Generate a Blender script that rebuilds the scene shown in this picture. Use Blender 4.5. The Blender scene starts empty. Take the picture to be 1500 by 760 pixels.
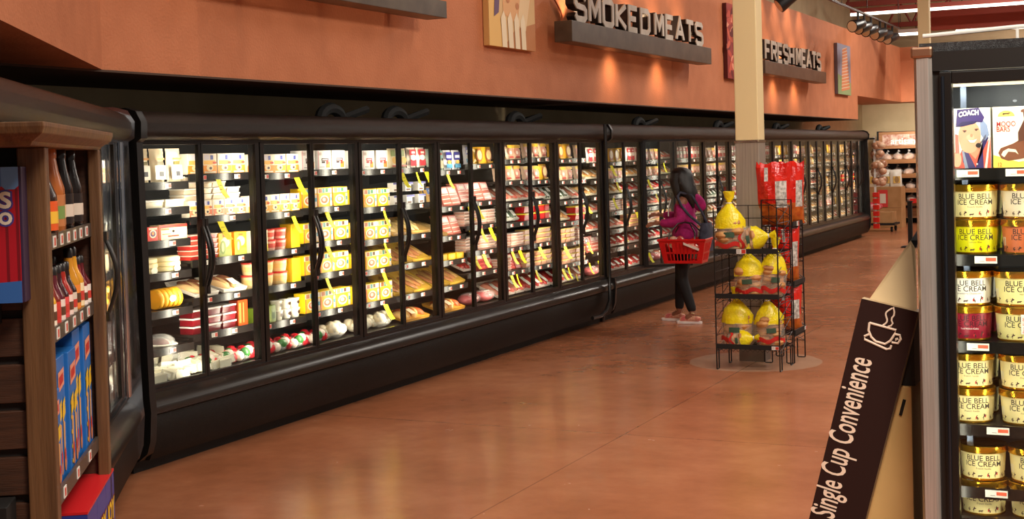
import bpy, math, random
from mathutils import Vector, Matrix
random.seed(7)
SC = bpy.context.scene
COL = SC.collection
PI = math.pi
# ------------------------------------------------------------------ camera
F, PX, PY, EYE = 2000.0, 750.0, 281.0, 1.7
def _n(v): return Vector(v).normalized()
_up = _n((-.028, 1, .0252))
_d = Vector((950, 77, -F)).normalized(); _d = (_d - _up*_d.dot(_up)).normalized()
_x = _d.cross(_up)
RW = Matrix((_x, _d, _up))            # world = RW @ camera vector
cam_data = bpy.data.cameras.new('camera'); cam = bpy.data.objects.new('camera', cam_data); COL.objects.link(cam)
cam.matrix_world = Matrix.Translation((0, 0, EYE)) @ RW.to_4x4()
cam_data.sensor_fit = 'HORIZONTAL'; cam_data.sensor_width = 36; cam_data.lens = 36*F/1500
cam_data.shift_x = 0.0; cam_data.shift_y = (PY-380)/1500
cam_data.clip_end = 200
SC.camera = cam
def ray(px, py): return (RW @ Vector((px-PX, -(py-PY), -F))).normalized()
def onX(px, py, X): r = ray(px, py); return Vector((0, 0, EYE)) + r*(X/r.x)
def onY(px, py, Y): r = ray(px, py); return Vector((0, 0, EYE)) + r*(Y/r.y)
# ------------------------------------------------------------------ world, exposure
w = bpy.data.worlds.new('world'); SC.world = w; w.use_nodes = True
w.node_tree.nodes['Background'].inputs[0].default_value = (1.0, .88, .76, 1)
w.node_tree.nodes['Background'].inputs[1].default_value = .21
SC.view_settings.view_transform = 'Standard'; SC.view_settings.look = 'None'
SC.view_settings.exposure = 0.0; SC.view_settings.gamma = 1.0; SC.view_settings.use_curve_mapping = False
CASE_W = 8.8        # one strip lamp inside a case
def area(name, loc, dirv, sx, sy, power, color=(1, 1, 1), parent=None, spread=PI):
    l = bpy.data.lights.new(name, 'AREA'); l.shape = 'RECTANGLE'; l.size = sx; l.size_y = sy
    l.energy = power; l.color = color; l.spread = spread
    o = bpy.data.objects.new(name, l); COL.objects.link(o); o.location = loc
    o.rotation_euler = Vector(dirv).to_track_quat('-Z', 'Y').to_euler()
    if parent: o.parent = parent
    return o
def spot(name, loc, target, power, deg, color, blend=.8, size=.04):
    l = bpy.data.lights.new(name, 'SPOT'); l.energy = power; l.spot_size = math.radians(deg); l.spot_blend = blend
    l.color = color; l.shadow_soft_size = size
    o = bpy.data.objects.new(name, l); COL.objects.link(o); o.location = loc
    o.rotation_euler = (Vector(target)-Vector(loc)).to_track_quat('-Z', 'Y').to_euler()
    return o
WARM = (1, .74, .50)
# ceiling fluorescents over the aisles, plus one added overhead to brighten the foreground
for (x, y, p) in ((-1.5, 3, 55), (-1.5, 10, 60), (-1.5, 17, 210), (-1.5, 25, 300), (4, 8, 150), (4, 20, 240), (1.4, .6, 110), (-1.5, 30, 160)):
    area('ceiling_lamp', (x, y, 5.3), (0, 0, -1), 2.6, .3, p, (1, .92, .82))

area('aisle_fill', (.3, 8.2, 4.3), (-.12, 0, -1), 1.2, 1.2, 180, (1, .90, .78))  # unseen fill light added to brighten the mid-aisle floor
area('aisle_fill', (.6, 1.6, 4.3), (-.15, .75, -1), 1.2, 1.0, 112, (1, .90, .76), spread=2.0)  # unseen fill light added for the display and freezer fronts
area('far_wall_fill', (-4.2, 28.6, 2.6), (-.1, 1, -.28), 1.5, .2, 24, (1, .88, .74), spread=1.2)  # added fill light, lifts the cream wall at the back
# ------------------------------------------------------------------ materials
_mats = {}
def srgb(c):
    return tuple((v/255/12.92 if v/255 <= .04045 else ((v/255+.055)/1.055)**2.4) for v in c)
def newmat(name):
    m = bpy.data.materials.new(name); m.use_nodes = True
    return m, m.node_tree, m.node_tree.nodes['Principled BSDF']
def M(rgb, rough=.5, metal=0.0, spec=.5, coat=0.0):
    k = (tuple(rgb), rough, metal, spec, coat)
    if k in _mats: return _mats[k]
    m, t, b = newmat('paint_%02x%02x%02x' % tuple(int(c) for c in rgb))
    b.inputs['Base Color'].default_value = (*srgb(rgb), 1); b.inputs['Roughness'].default_value = rough
    b.inputs['Metallic'].default_value = metal; b.inputs['Specular IOR Level'].default_value = spec
    b.inputs['Coat Weight'].default_value = coat
    _mats[k] = m; return m
def noisy(name, c1, c2, scale=8, rough=.5, bump=0.0, detail=4, stretch=(1, 1, 1), metal=0.0, bscale=None, lo=.35, hi=.65, spec=.5):
    m, t, b = newmat(name); N = t.nodes; L = t.links
    tc = N.new('ShaderNodeTexCoord'); mp = N.new('ShaderNodeMapping'); mp.inputs['Scale'].default_value = stretch
    L.new(tc.outputs['Object'], mp.inputs[0])
    nz = N.new('ShaderNodeTexNoise'); nz.inputs['Scale'].default_value = scale; nz.inputs['Detail'].default_value = detail
    L.new(mp.outputs[0], nz.inputs['Vector'])
    cr = N.new('ShaderNodeValToRGB'); cr.color_ramp.elements[0].position = lo; cr.color_ramp.elements[1].position = hi
    cr.color_ramp.elements[0].color = (*srgb(c1), 1); cr.color_ramp.elements[1].color = (*srgb(c2), 1)
    L.new(nz.outputs[0], cr.inputs[0]); L.new(cr.outputs[0], b.inputs['Base Color'])
    b.inputs['Roughness'].default_value = rough; b.inputs['Metallic'].default_value = metal; b.inputs['Specular IOR Level'].default_value = spec
    if bump:
        n2 = N.new('ShaderNodeTexNoise'); n2.inputs['Scale'].default_value = bscale or scale*4
        L.new(mp.outputs[0], n2.inputs['Vector'])
        bp = N.new('ShaderNodeBump'); bp.inputs['Strength'].default_value = bump; bp.inputs['Distance'].default_value = .01
        L.new(n2.outputs[0], bp.inputs['Height']); L.new(bp.outputs[0], b.inputs['Normal'])
    return m
def glow(name, rgb, strength):
    m, t, b = newmat(name); b.inputs['Base Color'].default_value = (*srgb(rgb), 1)
    b.inputs['Emission Color'].default_value = (*srgb(rgb), 1); b.inputs['Emission Strength'].default_value = strength
    return m
def film(name, tint, clear=.8, rough=.1):
    """thin clear plastic or glass: part see-through, part glossy"""
    m = bpy.data.materials.new(name); m.use_nodes = True; t = m.node_tree; N = t.nodes; L = t.links
    b = N['Principled BSDF']; b.inputs['Base Color'].default_value = (*srgb(tint), 1); b.inputs['Roughness'].default_value = rough
    tr = N.new('ShaderNodeBsdfTransparent'); mx = N.new('ShaderNodeMixShader'); mx.inputs[0].default_value = 1-clear
    L.new(tr.outputs[0], mx.inputs[1]); L.new(b.outputs[0], mx.inputs[2]); L.new(mx.outputs[0], N['Material Output'].inputs[0])
    return m
def glassmat():
    m = bpy.data.materials.new('clear_glass'); m.use_nodes = True; t = m.node_tree; N = t.nodes; L = t.links
    N.remove(N['Principled BSDF'])
    tr = N.new('ShaderNodeBsdfTransparent'); tr.inputs[0].default_value = (.93, .95, .94, 1)
    gl = N.new('ShaderNodeBsdfGlossy'); gl.inputs['Roughness'].default_value = .03
    lw = N.new('ShaderNodeLayerWeight'); lw.inputs[0].default_value = .5
    pw = N.new('ShaderNodeMath'); pw.operation = 'POWER'; pw.inputs[1].default_value = 8; L.new(lw.outputs['Facing'], pw.inputs[0])
    fr = N.new('ShaderNodeMath'); fr.operation = 'MULTIPLY_ADD'; fr.inputs[1].default_value = .9; fr.inputs[2].default_value = .035; L.new(pw.outputs[0], fr.inputs[0])
    mx = N.new('ShaderNodeMixShader'); L.new(fr.outputs[0], mx.inputs[0]); L.new(tr.outputs[0], mx.inputs[1]); L.new(gl.outputs[0], mx.inputs[2])
    L.new(mx.outputs[0], N['Material Output'].inputs[0]); return m
GLASS = glassmat()
BLACK = M((22, 20, 19), .35); BLACKM = M((12, 12, 12), .6); STEEL = M((190, 188, 186), .25, 1.0)
BODY = noisy('dark_bronze_enamel', (19, 14, 11), (24, 18, 14), 30, .5, .25, bscale=260, spec=.15)
BUMPER = M((34, 28, 24), .3, 0, .4)
FRAME = M((18, 16, 15), .3)
CHROME = M((210, 215, 225), .08, 1.0)
INSIDE = M((26, 23, 20), .5)
SHELF = M((30, 28, 26), .3)
WHITE = M((238, 236, 230), .5)
WIRE = M((16, 15, 15), .35)

# ------------------------------------------------------------------ mesh builder
class MB:
    def __init__(s): s.v = []; s.f = []; s.m = []; s.mats = []
    def mi(s, mat):
        if mat not in s.mats: s.mats.append(mat)
        return s.mats.index(mat)
    def face(s, pts, mat):
        b = len(s.v); s.v += [tuple(p) for p in pts]; s.f.append(tuple(range(b, b+len(pts)))); s.m.append(s.mi(mat)); return s
    def add(s, vs, fs, mat):
        b = len(s.v); s.v += [tuple(p) for p in vs]; k = s.mi(mat)
        for f in fs: s.f.append(tuple(i+b for i in f)); s.m.append(k)
        return s
    def box(s, x0, y0, z0, x1, y1, z1, mat, T=None):
        vs = [Vector((x, y, z)) for x in (x0, x1) for y in (y0, y1) for z in (z0, z1)]
        if T is not None: vs = [T @ v for v in vs]
        return s.add(vs, [(0, 1, 3, 2), (4, 6, 7, 5), (0, 4, 5, 1), (2, 3, 7, 6), (0, 2, 6, 4), (1, 5, 7, 3)], mat)
    def prism(s, poly, axis, a, b, mat, T=None):
        """poly in the two remaining axes (order x,y,z without axis)"""
        def P(u, v, t): return Vector({'x': (t, u, v), 'y': (u, t, v), 'z': (u, v, t)}[axis])
        n = len(poly); vs = [P(u, v, a) for u, v in poly]+[P(u, v, b) for u, v in poly]
        if T is not None: vs = [T @ v for v in vs]
        fs = [(i, (i+1) % n, n+(i+1) % n, n+i) for i in range(n)]
        fs += [tuple(range(n))[::-1], tuple(range(n, 2*n))]
        return s.add(vs, fs, mat)
    def tube(s, pts, r, mat, n=8, closed=False):
        pts = [Vector(p) for p in pts]; k = len(pts)
        rs = r if isinstance(r, (list, tuple)) else [r]*k
        rings = []; up = None
        for i, p in enumerate(pts):
            a = pts[i-1] if (i > 0 or closed) else p; b = pts[(i+1) % k] if (i < k-1 or closed) else p
            t = (b-a).normalized()
            if up is None: up = Vector((0, 0, 1)) if abs(t.z) < .9 else Vector((1, 0, 0))
            sd = t.cross(up)
            if sd.length < 1e-5: sd = t.cross(Vector((1, 0, 0)))
            sd.normalize(); up = sd.cross(t).normalized()
            rings.append([p+(sd*math.cos(2*PI*j/n)+up*math.sin(2*PI*j/n))*rs[i] for j in range(n)])
        vs = [v for r_ in rings for v in r_]; fs = []
        for i in range(k if closed else k-1):
            for j in range(n): a = i*n; b = ((i+1) % k)*n; fs.append((a+j, a+(j+1) % n, b+(j+1) % n, b+j))
        if not closed: fs += [tuple(range(n))[::-1], tuple(range((k-1)*n, k*n))]
        return s.add(vs, fs, mat)
    def lathe(s, prof, mat, c=(0, 0, 0), n=16, sx=1, sy=1, T=None):
        vs = []; fs = []; k = len(prof)
        for r, z in prof:
            for j in range(n): vs.append(Vector((c[0]+r*sx*math.cos(2*PI*j/n), c[1]+r*sy*math.sin(2*PI*j/n), c[2]+z)))
        if T is not None: vs = [T @ v for v in vs]
        for i in range(k-1):
            for j in range(n): fs.append((i*n+j, i*n+(j+1) % n, (i+1)*n+(j+1) % n, (i+1)*n+j))
        fs += [tuple(range(n))[::-1], tuple(range((k-1)*n, k*n))]
        return s.add(vs, fs, mat)
    def ball(s, c, rx, ry, rz, mat, n=12, k=8, T=None):
        prof = [(max(math.sin(PI*i/k), .01), -math.cos(PI*i/k)) for i in range(k+1)]
        vs = []; fs = []
        for r, z in prof:
            for j in range(n):
                v = Vector((rx*r*math.cos(2*PI*j/n), ry*r*math.sin(2*PI*j/n), rz*z))
                if T is not None: v = T @ v
                vs.append(Vector(c)+v)
        for i in range(k):
            for j in range(n): fs.append((i*n+j, i*n+(j+1) % n, (i+1)*n+(j+1) % n, (i+1)*n+j))
        fs += [tuple(range(n))[::-1], tuple(range(k*n, (k+1)*n))]
        return s.add(vs, fs, mat)
    def disc(s, c, r1, r2, mat, u=(0, 1, 0), v=(0, 0, 1), n=14):
        c, u, v = Vector(c), Vector(u), Vector(v)
        return s.face([c+u*r1*math.cos(2*PI*j/n)+v*r2*math.sin(2*PI*j/n) for j in range(n)], mat)
    def build(s, name, parent=None, smooth=False, bevel=0, loc=None):
        me = bpy.data.meshes.new(name); me.from_pydata([tuple(v) for v in s.v], [], s.f); me.update()
        for m in s.mats: me.materials.append(m)
        me.polygons.foreach_set('material_index', s.m)
        if smooth:
            me.polygons.foreach_set('use_smooth', [True]*len(s.f)); me.set_sharp_from_angle(angle=math.radians(42))
        o = bpy.data.objects.new(name, me); COL.objects.link(o)
        if parent: o.parent = parent
        if loc is not None: o.location = loc
        if bevel:
            b = o.modifiers.new('bevel', 'BEVEL'); b.width = bevel; b.segments = 2; b.limit_method = 'ANGLE'
        return o
def tag(o, label=None, cat=None, group=None, kind=None):
    if label: o['label'] = label
    if cat: o['category'] = cat
    if group: o['group'] = group
    if kind: o['kind'] = kind
    return o
def empty(name, loc=(0, 0, 0), rz=0, label=None, cat=None, group=None):
    o = bpy.data.objects.new(name, None); COL.objects.link(o); o.location = loc; o.rotation_euler = (0, 0, rz)
    o.empty_display_size = .1
    return tag(o, label, cat, group)
def copy_tree(o, parent=None):
    c = o.copy(); COL.objects.link(c)
    if parent: c.parent = parent
    for ch in list(o.children): copy_tree(ch, c)
    return c
_txt = {}
def text_geo(s, size=1.0, bold=0.0, align='CENTER', shear=0.0, space=1.0):
    k = (s, size, bold, align, shear, space)
    if k in _txt: return _txt[k]
    cu = bpy.data.curves.new('t', 'FONT'); cu.body = s; cu.size = size; cu.offset = bold; cu.align_x = align; cu.shear = shear
    cu.space_character = space; cu.resolution_u = 3
    o = bpy.data.objects.new('t', cu); COL.objects.link(o); bpy.context.view_layer.update()
    me = bpy.data.meshes.new_from_object(o)
    r = ([v.co.copy() for v in me.vertices], [tuple(p.vertices) for p in me.polygons])
    bpy.data.objects.remove(o); bpy.data.curves.remove(cu); bpy.data.meshes.remove(me)
    _txt[k] = r; return r
def put_text(mb, s, fn, mat, **kw):
    vs, fs = text_geo(s, **kw); mb.add([fn(v.x, v.y) for v in vs], fs, mat)
ORD = ['first', 'second', 'third', 'fourth', 'fifth', 'sixth', 'seventh', 'eighth', 'ninth', 'tenth', 'eleventh', 'twelfth', 'thirteenth', 'fourteenth', 'fifteenth', 'sixteenth', 'seventeenth', 'eighteenth', 'nineteenth', 'twentieth', 'twenty-first', 'twenty-second', 'twenty-third', 'twenty-fourth']
# ================================================================== SETTING
def floor_mat():
    m, t, b = newmat('stained_concrete'); N = t.nodes; L = t.links
    tc = N.new('ShaderNodeTexCoord')
    n1 = N.new('ShaderNodeTexNoise'); n1.inputs['Scale'].default_value = .9; n1.inputs['Detail'].default_value = 9; n1.inputs['Roughness'].default_value = .66
    n2 = N.new('ShaderNodeTexNoise'); n2.inputs['Scale'].default_value = 7; n2.inputs['Detail'].default_value = 6
    L.new(tc.outputs['Object'], n1.inputs['Vector']); L.new(tc.outputs['Object'], n2.inputs['Vector'])
    cr = N.new('ShaderNodeValToRGB'); e = cr.color_ramp.elements
    e[0].position = .3; e[0].color = (*srgb((150, 92, 60)), 1); e[1].position = .72; e[1].color = (*srgb((192, 128, 92)), 1)
    x = e.new(.5); x.color = (*srgb((172, 108, 74)), 1)
    L.new(n1.outputs[0], cr.inputs[0])
    mx = N.new('ShaderNodeMix'); mx.data_type = 'RGBA'; mx.blend_type = 'OVERLAY'; mx.inputs[0].default_value = .10
    L.new(cr.outputs[0], mx.inputs[6]); L.new(n2.outputs[0], mx.inputs[7])
    sep = N.new('ShaderNodeSeparateXYZ'); L.new(tc.outputs['Object'], sep.inputs[0])
    def math_(op, a, bb):
        q = N.new('ShaderNodeMath'); q.operation = op
        for i, v in enumerate((a, bb)):
            if isinstance(v, (int, float)): q.inputs[i].default_value = v
            else: L.new(v, q.inputs[i])
        return q.outputs[0]
    # saw-cut joints every 4.6 m
    def joint(o, off):
        f = math_('ABSOLUTE', math_('SUBTRACT', math_('MODULO', math_('ADD', o, 46-off), 4.6), 0), 0)
        f = math_('MINIMUM', f, math_('SUBTRACT', 4.6, f))
        return math_('LESS_THAN', f, .005)
    j = math_('MAXIMUM', joint(sep.outputs[0], -2.97), joint(sep.outputs[1], 7.73))
    # poured concrete ring round the column foot
    dx = math_('SUBTRACT', sep.outputs[0], -2.98); dy = math_('SUBTRACT', sep.outputs[1], 10.75)
    rr = math_('SQRT', math_('ADD', math_('MULTIPLY', dx, dx), math_('MULTIPLY', dy, dy)), 0)
    ring = math_('LESS_THAN', math_('ADD', rr, math_('MULTIPLY', n2.outputs[0], .06)), .56)
    m2 = N.new('ShaderNodeMix'); m2.data_type = 'RGBA'; L.new(math_('MULTIPLY', ring, .6), m2.inputs[0]); L.new(mx.outputs[2], m2.inputs[6]); m2.inputs[7].default_value = (*srgb((190, 158, 132)), 1)
    m3 = N.new('ShaderNodeMix'); m3.data_type = 'RGBA'; L.new(math_('MULTIPLY', j, .45), m3.inputs[0]); L.new(m2.outputs[2], m3.inputs[6]); m3.inputs[7].default_value = (*srgb((90, 50, 36)), 1)
    L.new(m3.outputs[2], b.inputs['Base Color'])
    rg = N.new('ShaderNodeMapRange'); rg.inputs[3].default_value = .15; rg.inputs[4].default_value = .32
    L.new(n2.outputs[0], rg.inputs[0]); L.new(rg.outputs[0], b.inputs['Roughness'])
    bp = N.new('ShaderNodeBump'); bp.inputs['Strength'].default_value = .06; bp.inputs['Distance'].default_value = .02
    L.new(n2.outputs[0], bp.inputs['Height']); L.new(bp.outputs[0], b.inputs['Normal'])
    return m
f = MB(); f.box(-9, -4, -.1, 8, 38, 0, floor_mat()); tag(f.build('floor'), kind='structure')
ORANGE = noisy('terracotta_plaster', (190, 116, 76), (200, 125, 84), 4, .7, .35, bscale=60)
ORANGE_FAR = ORANGE
CREAM = noisy('cream_wall_paint', (196, 176, 138), (206, 186, 148), 3, .75)
SHADEW = M((74, 58, 48), .8)  # shade of the recess under the bulkhead, put into the wall colour
# store wall behind the cases: cream throughout
b = MB(); b.box(-6.35, 3.5, 0, -6.25, 24.5, 2.7, CREAM); b.box(-6.35, 24.5, 0, -6.25, 32.2, 2.7, CREAM); b.box(-6.35, -4, 2.7, -6.25, 32.2, 6, CREAM)
tag(b.build('wall_left'), kind='structure')
b = MB(); b.box(-6.35, 32.2, 0, 8, 32.4, 6, CREAM); tag(b.build('wall_back'), kind='structure')
# bulkhead
BX, BZ0, BZ1 = -5.2, 2.24, 3.9
b = MB()
b.box(-6.25, 5.78, BZ0, BX, 26.37, BZ1, ORANGE)
b.box(-6.25, 26.37, 2.69, BX, 31.2, BZ1, ORANGE)
b.box(-6.25, 31.2, 2.69, 8, 32.2, BZ1, ORANGE)
tag(b.build('wall_bulkhead'), kind='structure')
# angled wing of the bulkhead
dv = Vector((-.566, .824, 0)).normalized(); nv = Vector((dv.y, -dv.x, 0))
RZ = math.atan2(nv.y, nv.x)
b = MB(); Q = Vector((BX, 5.78, 0))
pl = [Q, Q-dv*9, Q-dv*9-nv*1.3, Q+Vector((-1.05, 0, 0))]
b.prism([(p.x, p.y) for p in pl], 'z', BZ0, BZ1, ORANGE); tag(b.build('wall_bulkhead_angled'), kind='structure')
b = MB(); P2 = Vector((-6.25, 5.6, 0)); pl = [P2, P2-dv*9, P2-dv*9-nv*.1, P2-nv*.1]
b.prism([(p.x, p.y) for p in pl], 'z', 0, 6, SHADEW); tag(b.build('wall_angled'), kind='structure')
b = MB(); b.box(-6.25, 5, BZ0-.012, BX+.008, 26.37, BZ0, M((70, 48, 34), .7)); tag(b.build('trim_1'), kind='structure')
# ceiling deck, dark red
RED = M((104, 40, 32), .7); REDL = M((136, 56, 44), .6)
b = MB(); b.box(-9, -4, 6, 8, 38, 6.1, RED); tag(b.build('ceiling'), kind='structure')
# columns
def column(x0, y0, wd, top, clad, label, name='column'):
    r = empty(name, (x0+wd/2, y0+wd/2, 0), 0, label, 'column')
    h = wd/2
    MB().box(-h, -h, 0 if not clad else clad, h, h, top, M((234, 212, 160), .6)).build('column_shaft', r, bevel=.006)
    if clad:
        k = h+.004
        c = MB(); c.box(-k, -k, 0, k, k, clad, noisy('brushed_steel', (168, 160, 148), (188, 180, 166), 2, .42, 0, stretch=(40, 40, 1), metal=.6)); c.build('steel_cladding', r, bevel=.004)
        MB().box(-k-.004, -k-.004, clad-.02, k+.004, k+.004, clad, STEEL).build('cladding_cap', r)
        MB().box(-k-.003, -k-.003, 0, k+.003, k+.003, .16, M((150, 145, 138), .35, .9)).build('kick_band', r)
column(-3.10, 10.74, .19, 6, 1.785, 'square support column, cream above and steel clad below, behind the wire bread rack')
column(-3.36, 21.8, .17, 6, 0, 'distant plain cream column rising above the top of the ice cream freezer')
# beams, light fixtures at the top right
def xbeam(px0, px1, y0, y1, Y, name, label, fixture, cat):
    a = onY(px0, y0, Y); c = onY(px1, y1, Y); z = (a.z+c.z)/2
    r = empty(name, (a.x, Y, z), 0, label, cat)
    return r, c.x-a.x
TUBE = glow('fluorescent_tube', (255, 244, 224), 5)
for (p0, q0, p1, q1, Y, lab) in ((1246, 19, 1500, 7, 27, 'long fluorescent strip light under the dark red beam at the top right'),
                                 (1316, 51, 1345, 49, 31, 'short fluorescent strip light between the track spots and the distant column'),
                                 (1400, 46, 1500, 40, 31, 'fluorescent strip light seen just over the freezer top')):
    a = onY(p0, q0, Y); c = onY(p1, q1, Y); z = (a.z+c.z)/2; L_ = c.x-a.x
    r = empty('strip_light', (a.x, Y, z), 0, lab, 'light fixture')
    MB().box(0, -.05, .03, L_, .05, .11, REDL if Y == 27 else WHITE).build('housing', r)
    MB().tube([(0, 0, 0), (L_, 0, 0)], .028, TUBE, 8).build('tube_lamp', r, True)
    for t in (.1, .9): MB().tube([(L_*t, 0, .1), (L_*t, 0, 6-z)], .008, WIRE, 5).build('hanger', r)
# red truss
def truss(Y, x0, x1, z0, z1, label):
    r = empty('roof_truss', (x0, Y, z0), 0, label, 'truss'); L_ = x1-x0; h = z1-z0
    MB().box(0, -.06, -.05, L_, .06, .05, REDL).build('bottom_chord', r); MB().box(0, -.06, h-.05, L_, .06, h+.05, REDL).build('top_chord', r)
    n = max(2, int(L_/h)); q = MB()
    for i in range(n):
        a = L_*i/n; c = L_*(i+1)/n; q.tube([(a, 0, 0), ((a+c)/2, 0, h)], .025, REDL, 6); q.tube([((a+c)/2, 0, h), (c, 0, 0)], .025, REDL, 6)
    q.build('web', r)
a = onY(1240, 16, 28); truss(28, a.x, 4, a.z+.12, a.z+.75, 'red steel roof truss carrying the long strip light')
a = onY(1300, 36, 31); truss(31, a.x, 4, a.z-.02, a.z+.5, 'red steel roof truss further back, above the far bulkhead')
b = MB(); a = onY(1351, 30, 29.5); z = a.z; b.box(a.x, 29.4, z-.22, 5, 29.6, z+.22, M((150, 52, 28), .6)); tag(b.build('red_beam'), 'deep red solid beam running right from the distant column', 'beam')
b = MB(); Y = 5.5; p = [onY(1352, 53, Y), onY(1490, 39, Y)]; q = p[1].copy(); b.tube([p[0], p[1], p[1]+Vector((.4, 0, .0))], .008, WHITE, 8)
b.tube([p[1], (p[1].x, p[1].y, 2.045)], .006, WHITE, 6); b.tube([p[1]+Vector((.4, 0, 0)), (p[1].x+.4, p[1].y, 2.045)], .006, WHITE, 6)
tag(b.build('guard_rail', smooth=True), 'thin white rail standing on top of the ice cream freezer', 'rail')
# track spots aimed at the bulkhead
tr = empty('track_rail', (-4.35, 20, 0), 0, 'black ceiling track running above the aisle carrying the spotlight heads', 'lighting track')
ta = onX(1255, 24, -4.35); tb = onX(1313, 45, -4.35)
TZ = (ta.z+tb.z)/2+.06
MB().box(-.02, 11-20, TZ, .02, tb.y+.3-20, TZ+.03, BLACK).build('rail', tr)
for yy in (12, 16, 21, 26): MB().tube([(0, yy-20, TZ+.03), (0, yy-20, 6)], .006, BLACK, 5).build('drop_rod', tr)
heads = [onX(px, py, -4.35).y for px, py in ((1257, 36), (1266, 38), (1276, 40), (1289, 43), (1297, 45), (1307, 47))]
def can(y, label, tgt):
    r = empty('track_spotlight', (-4.35, y, TZ), 0, label, 'spotlight', 'black track spotlights')
    d = (Vector(tgt)-Vector((-4.35, y, TZ-.2))).normalized(); T = Matrix.Translation((0, 0, -.2)) @ d.to_track_quat('Z', 'Y').to_matrix().to_4x4()
    MB().tube([(0, 0, 0), (0, 0, -.2)], .02, BLACK, 8).build('stem', r)
    MB().lathe([(.05, -.16), (.075, -.13), (.085, .02), (.1, .14), (.1, .17)], BLACK, n=14, T=T).build('lamp_head', r, True)
    MB().lathe([(.085, .171), (.085, .174)], M((240, 220, 180), .2), n=14, T=T).build('lens', r)
names = ['leftmost head of the six black track spotlights hung before the far bulkhead', 'second head from the left of the six far black track spotlights', 'third head from the left of the six far black track spotlights', 'fourth head from the left of the six far black track spotlights', 'fifth head from the left of the six far black track spotlights', 'rightmost head of the six black track spotlights, nearest the far wall']
for i, y in enumerate(heads): can(y, names[i], (-5.2, y-2.0, 3.2))
for px, lab in ((1156, 'black track spotlight cut by the top edge, above the fresh meats sign'),):
    y = onX(px, 2, -4.35).y; can(y, lab, (-5.2, y-.5, 3.0))
# ------------------------------------------------------------------ signs with block letters
FACE = noisy('letter_face', (188, 176, 160), (214, 204, 190), 6, .45); SIDE = M((34, 26, 22), .5)
BAR = noisy('sign_bar_metal', (82, 68, 56), (98, 84, 70), 6, .38, 0, metal=.35)
S_ = {  # strokes on a 4 x 6 grid with chamfered corners
 'S': [[(4, 5), (3.4, 6), (.6, 6), (0, 5.3), (0, 3.9), (.6, 3.2), (3.4, 2.9), (4, 2.2), (4, .7), (3.4, 0), (.6, 0), (0, 1)]],
 'M': [[(0, 0), (0, 6)], [(4, 0), (4, 6)], [(.1, 6), (2, 2.0), (3.9, 6)]], 'O': [[(.6, 0), (0, .7), (0, 5.3), (.6, 6), (3.4, 6), (4, 5.3), (4, .7), (3.4, 0), (.6, 0)]],
 'K': [[(0, 0), (0, 6)], [(4, 6), (.3, 3), (4, 0)]], 'E': [[(3.6, 6), (0, 6), (0, 0), (3.6, 0)], [(0, 3), (3, 3)]],
 'D': [[(0, 0), (0, 6), (3.2, 6), (4, 5), (4, 1), (3.2, 0), (0, 0)]], 'A': [[(0, 0), (0, .2), (2, 6), (4, .2), (4, 0)], [(.8, 2), (3.2, 2)]],
 'T': [[(2, 0), (2, 6)], [(0, 6), (4, 6)]], 'F': [[(3.6, 6), (0, 6), (0, 0)], [(0, 3), (3, 3)]],
 'R': [[(0, 0), (0, 6), (3.3, 6), (4, 5.3), (4, 3.7), (3.3, 3), (0, 3)], [(2, 3), (4, 0)]], 'H': [[(0, 0), (0, 6)], [(4, 0), (4, 6)], [(0, 3), (4, 3)]]}
def stroke(mb, pts, hw, x0, x1, mat, sc, oy, oz):
    """mitred stroke prism in the y,z plane from x0 to x1"""
    P = [Vector((p[0]*sc[0]+oy, p[1]*sc[1]+oz)) for p in pts]; closed = pts[0] == pts[-1]
    if closed: P = P[:-1]
    n = len(P); L = []; Rr = []
    for i in range(n):
        a = P[i-1] if (i > 0 or closed) else None; c = P[(i+1) % n] if (i < n-1 or closed) else None
        d1 = (P[i]-a).normalized() if a is not None else None; d2 = (c-P[i]).normalized() if c is not None else None
        if d1 is None: d1 = d2
        if d2 is None: d2 = d1
        n1 = Vector((-d1.y, d1.x)); n2 = Vector((-d2.y, d2.x)); m_ = (n1+n2)
        m_ = m_/max(.55, (m_.dot(n1))) if m_.length > 1e-4 else n1
        ext = Vector((0, 0))
        if a is None: ext = -d1*hw*0
        L.append(P[i]+m_*hw+ext); Rr.append(P[i]-m_*hw+ext)
    for i in range(n if closed else n-1):
        j = (i+1) % n
        mb.prism([tuple(L[i]), tuple(L[j]), tuple(Rr[j]), tuple(Rr[i])], 'x', x0, x1, mat)
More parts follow.
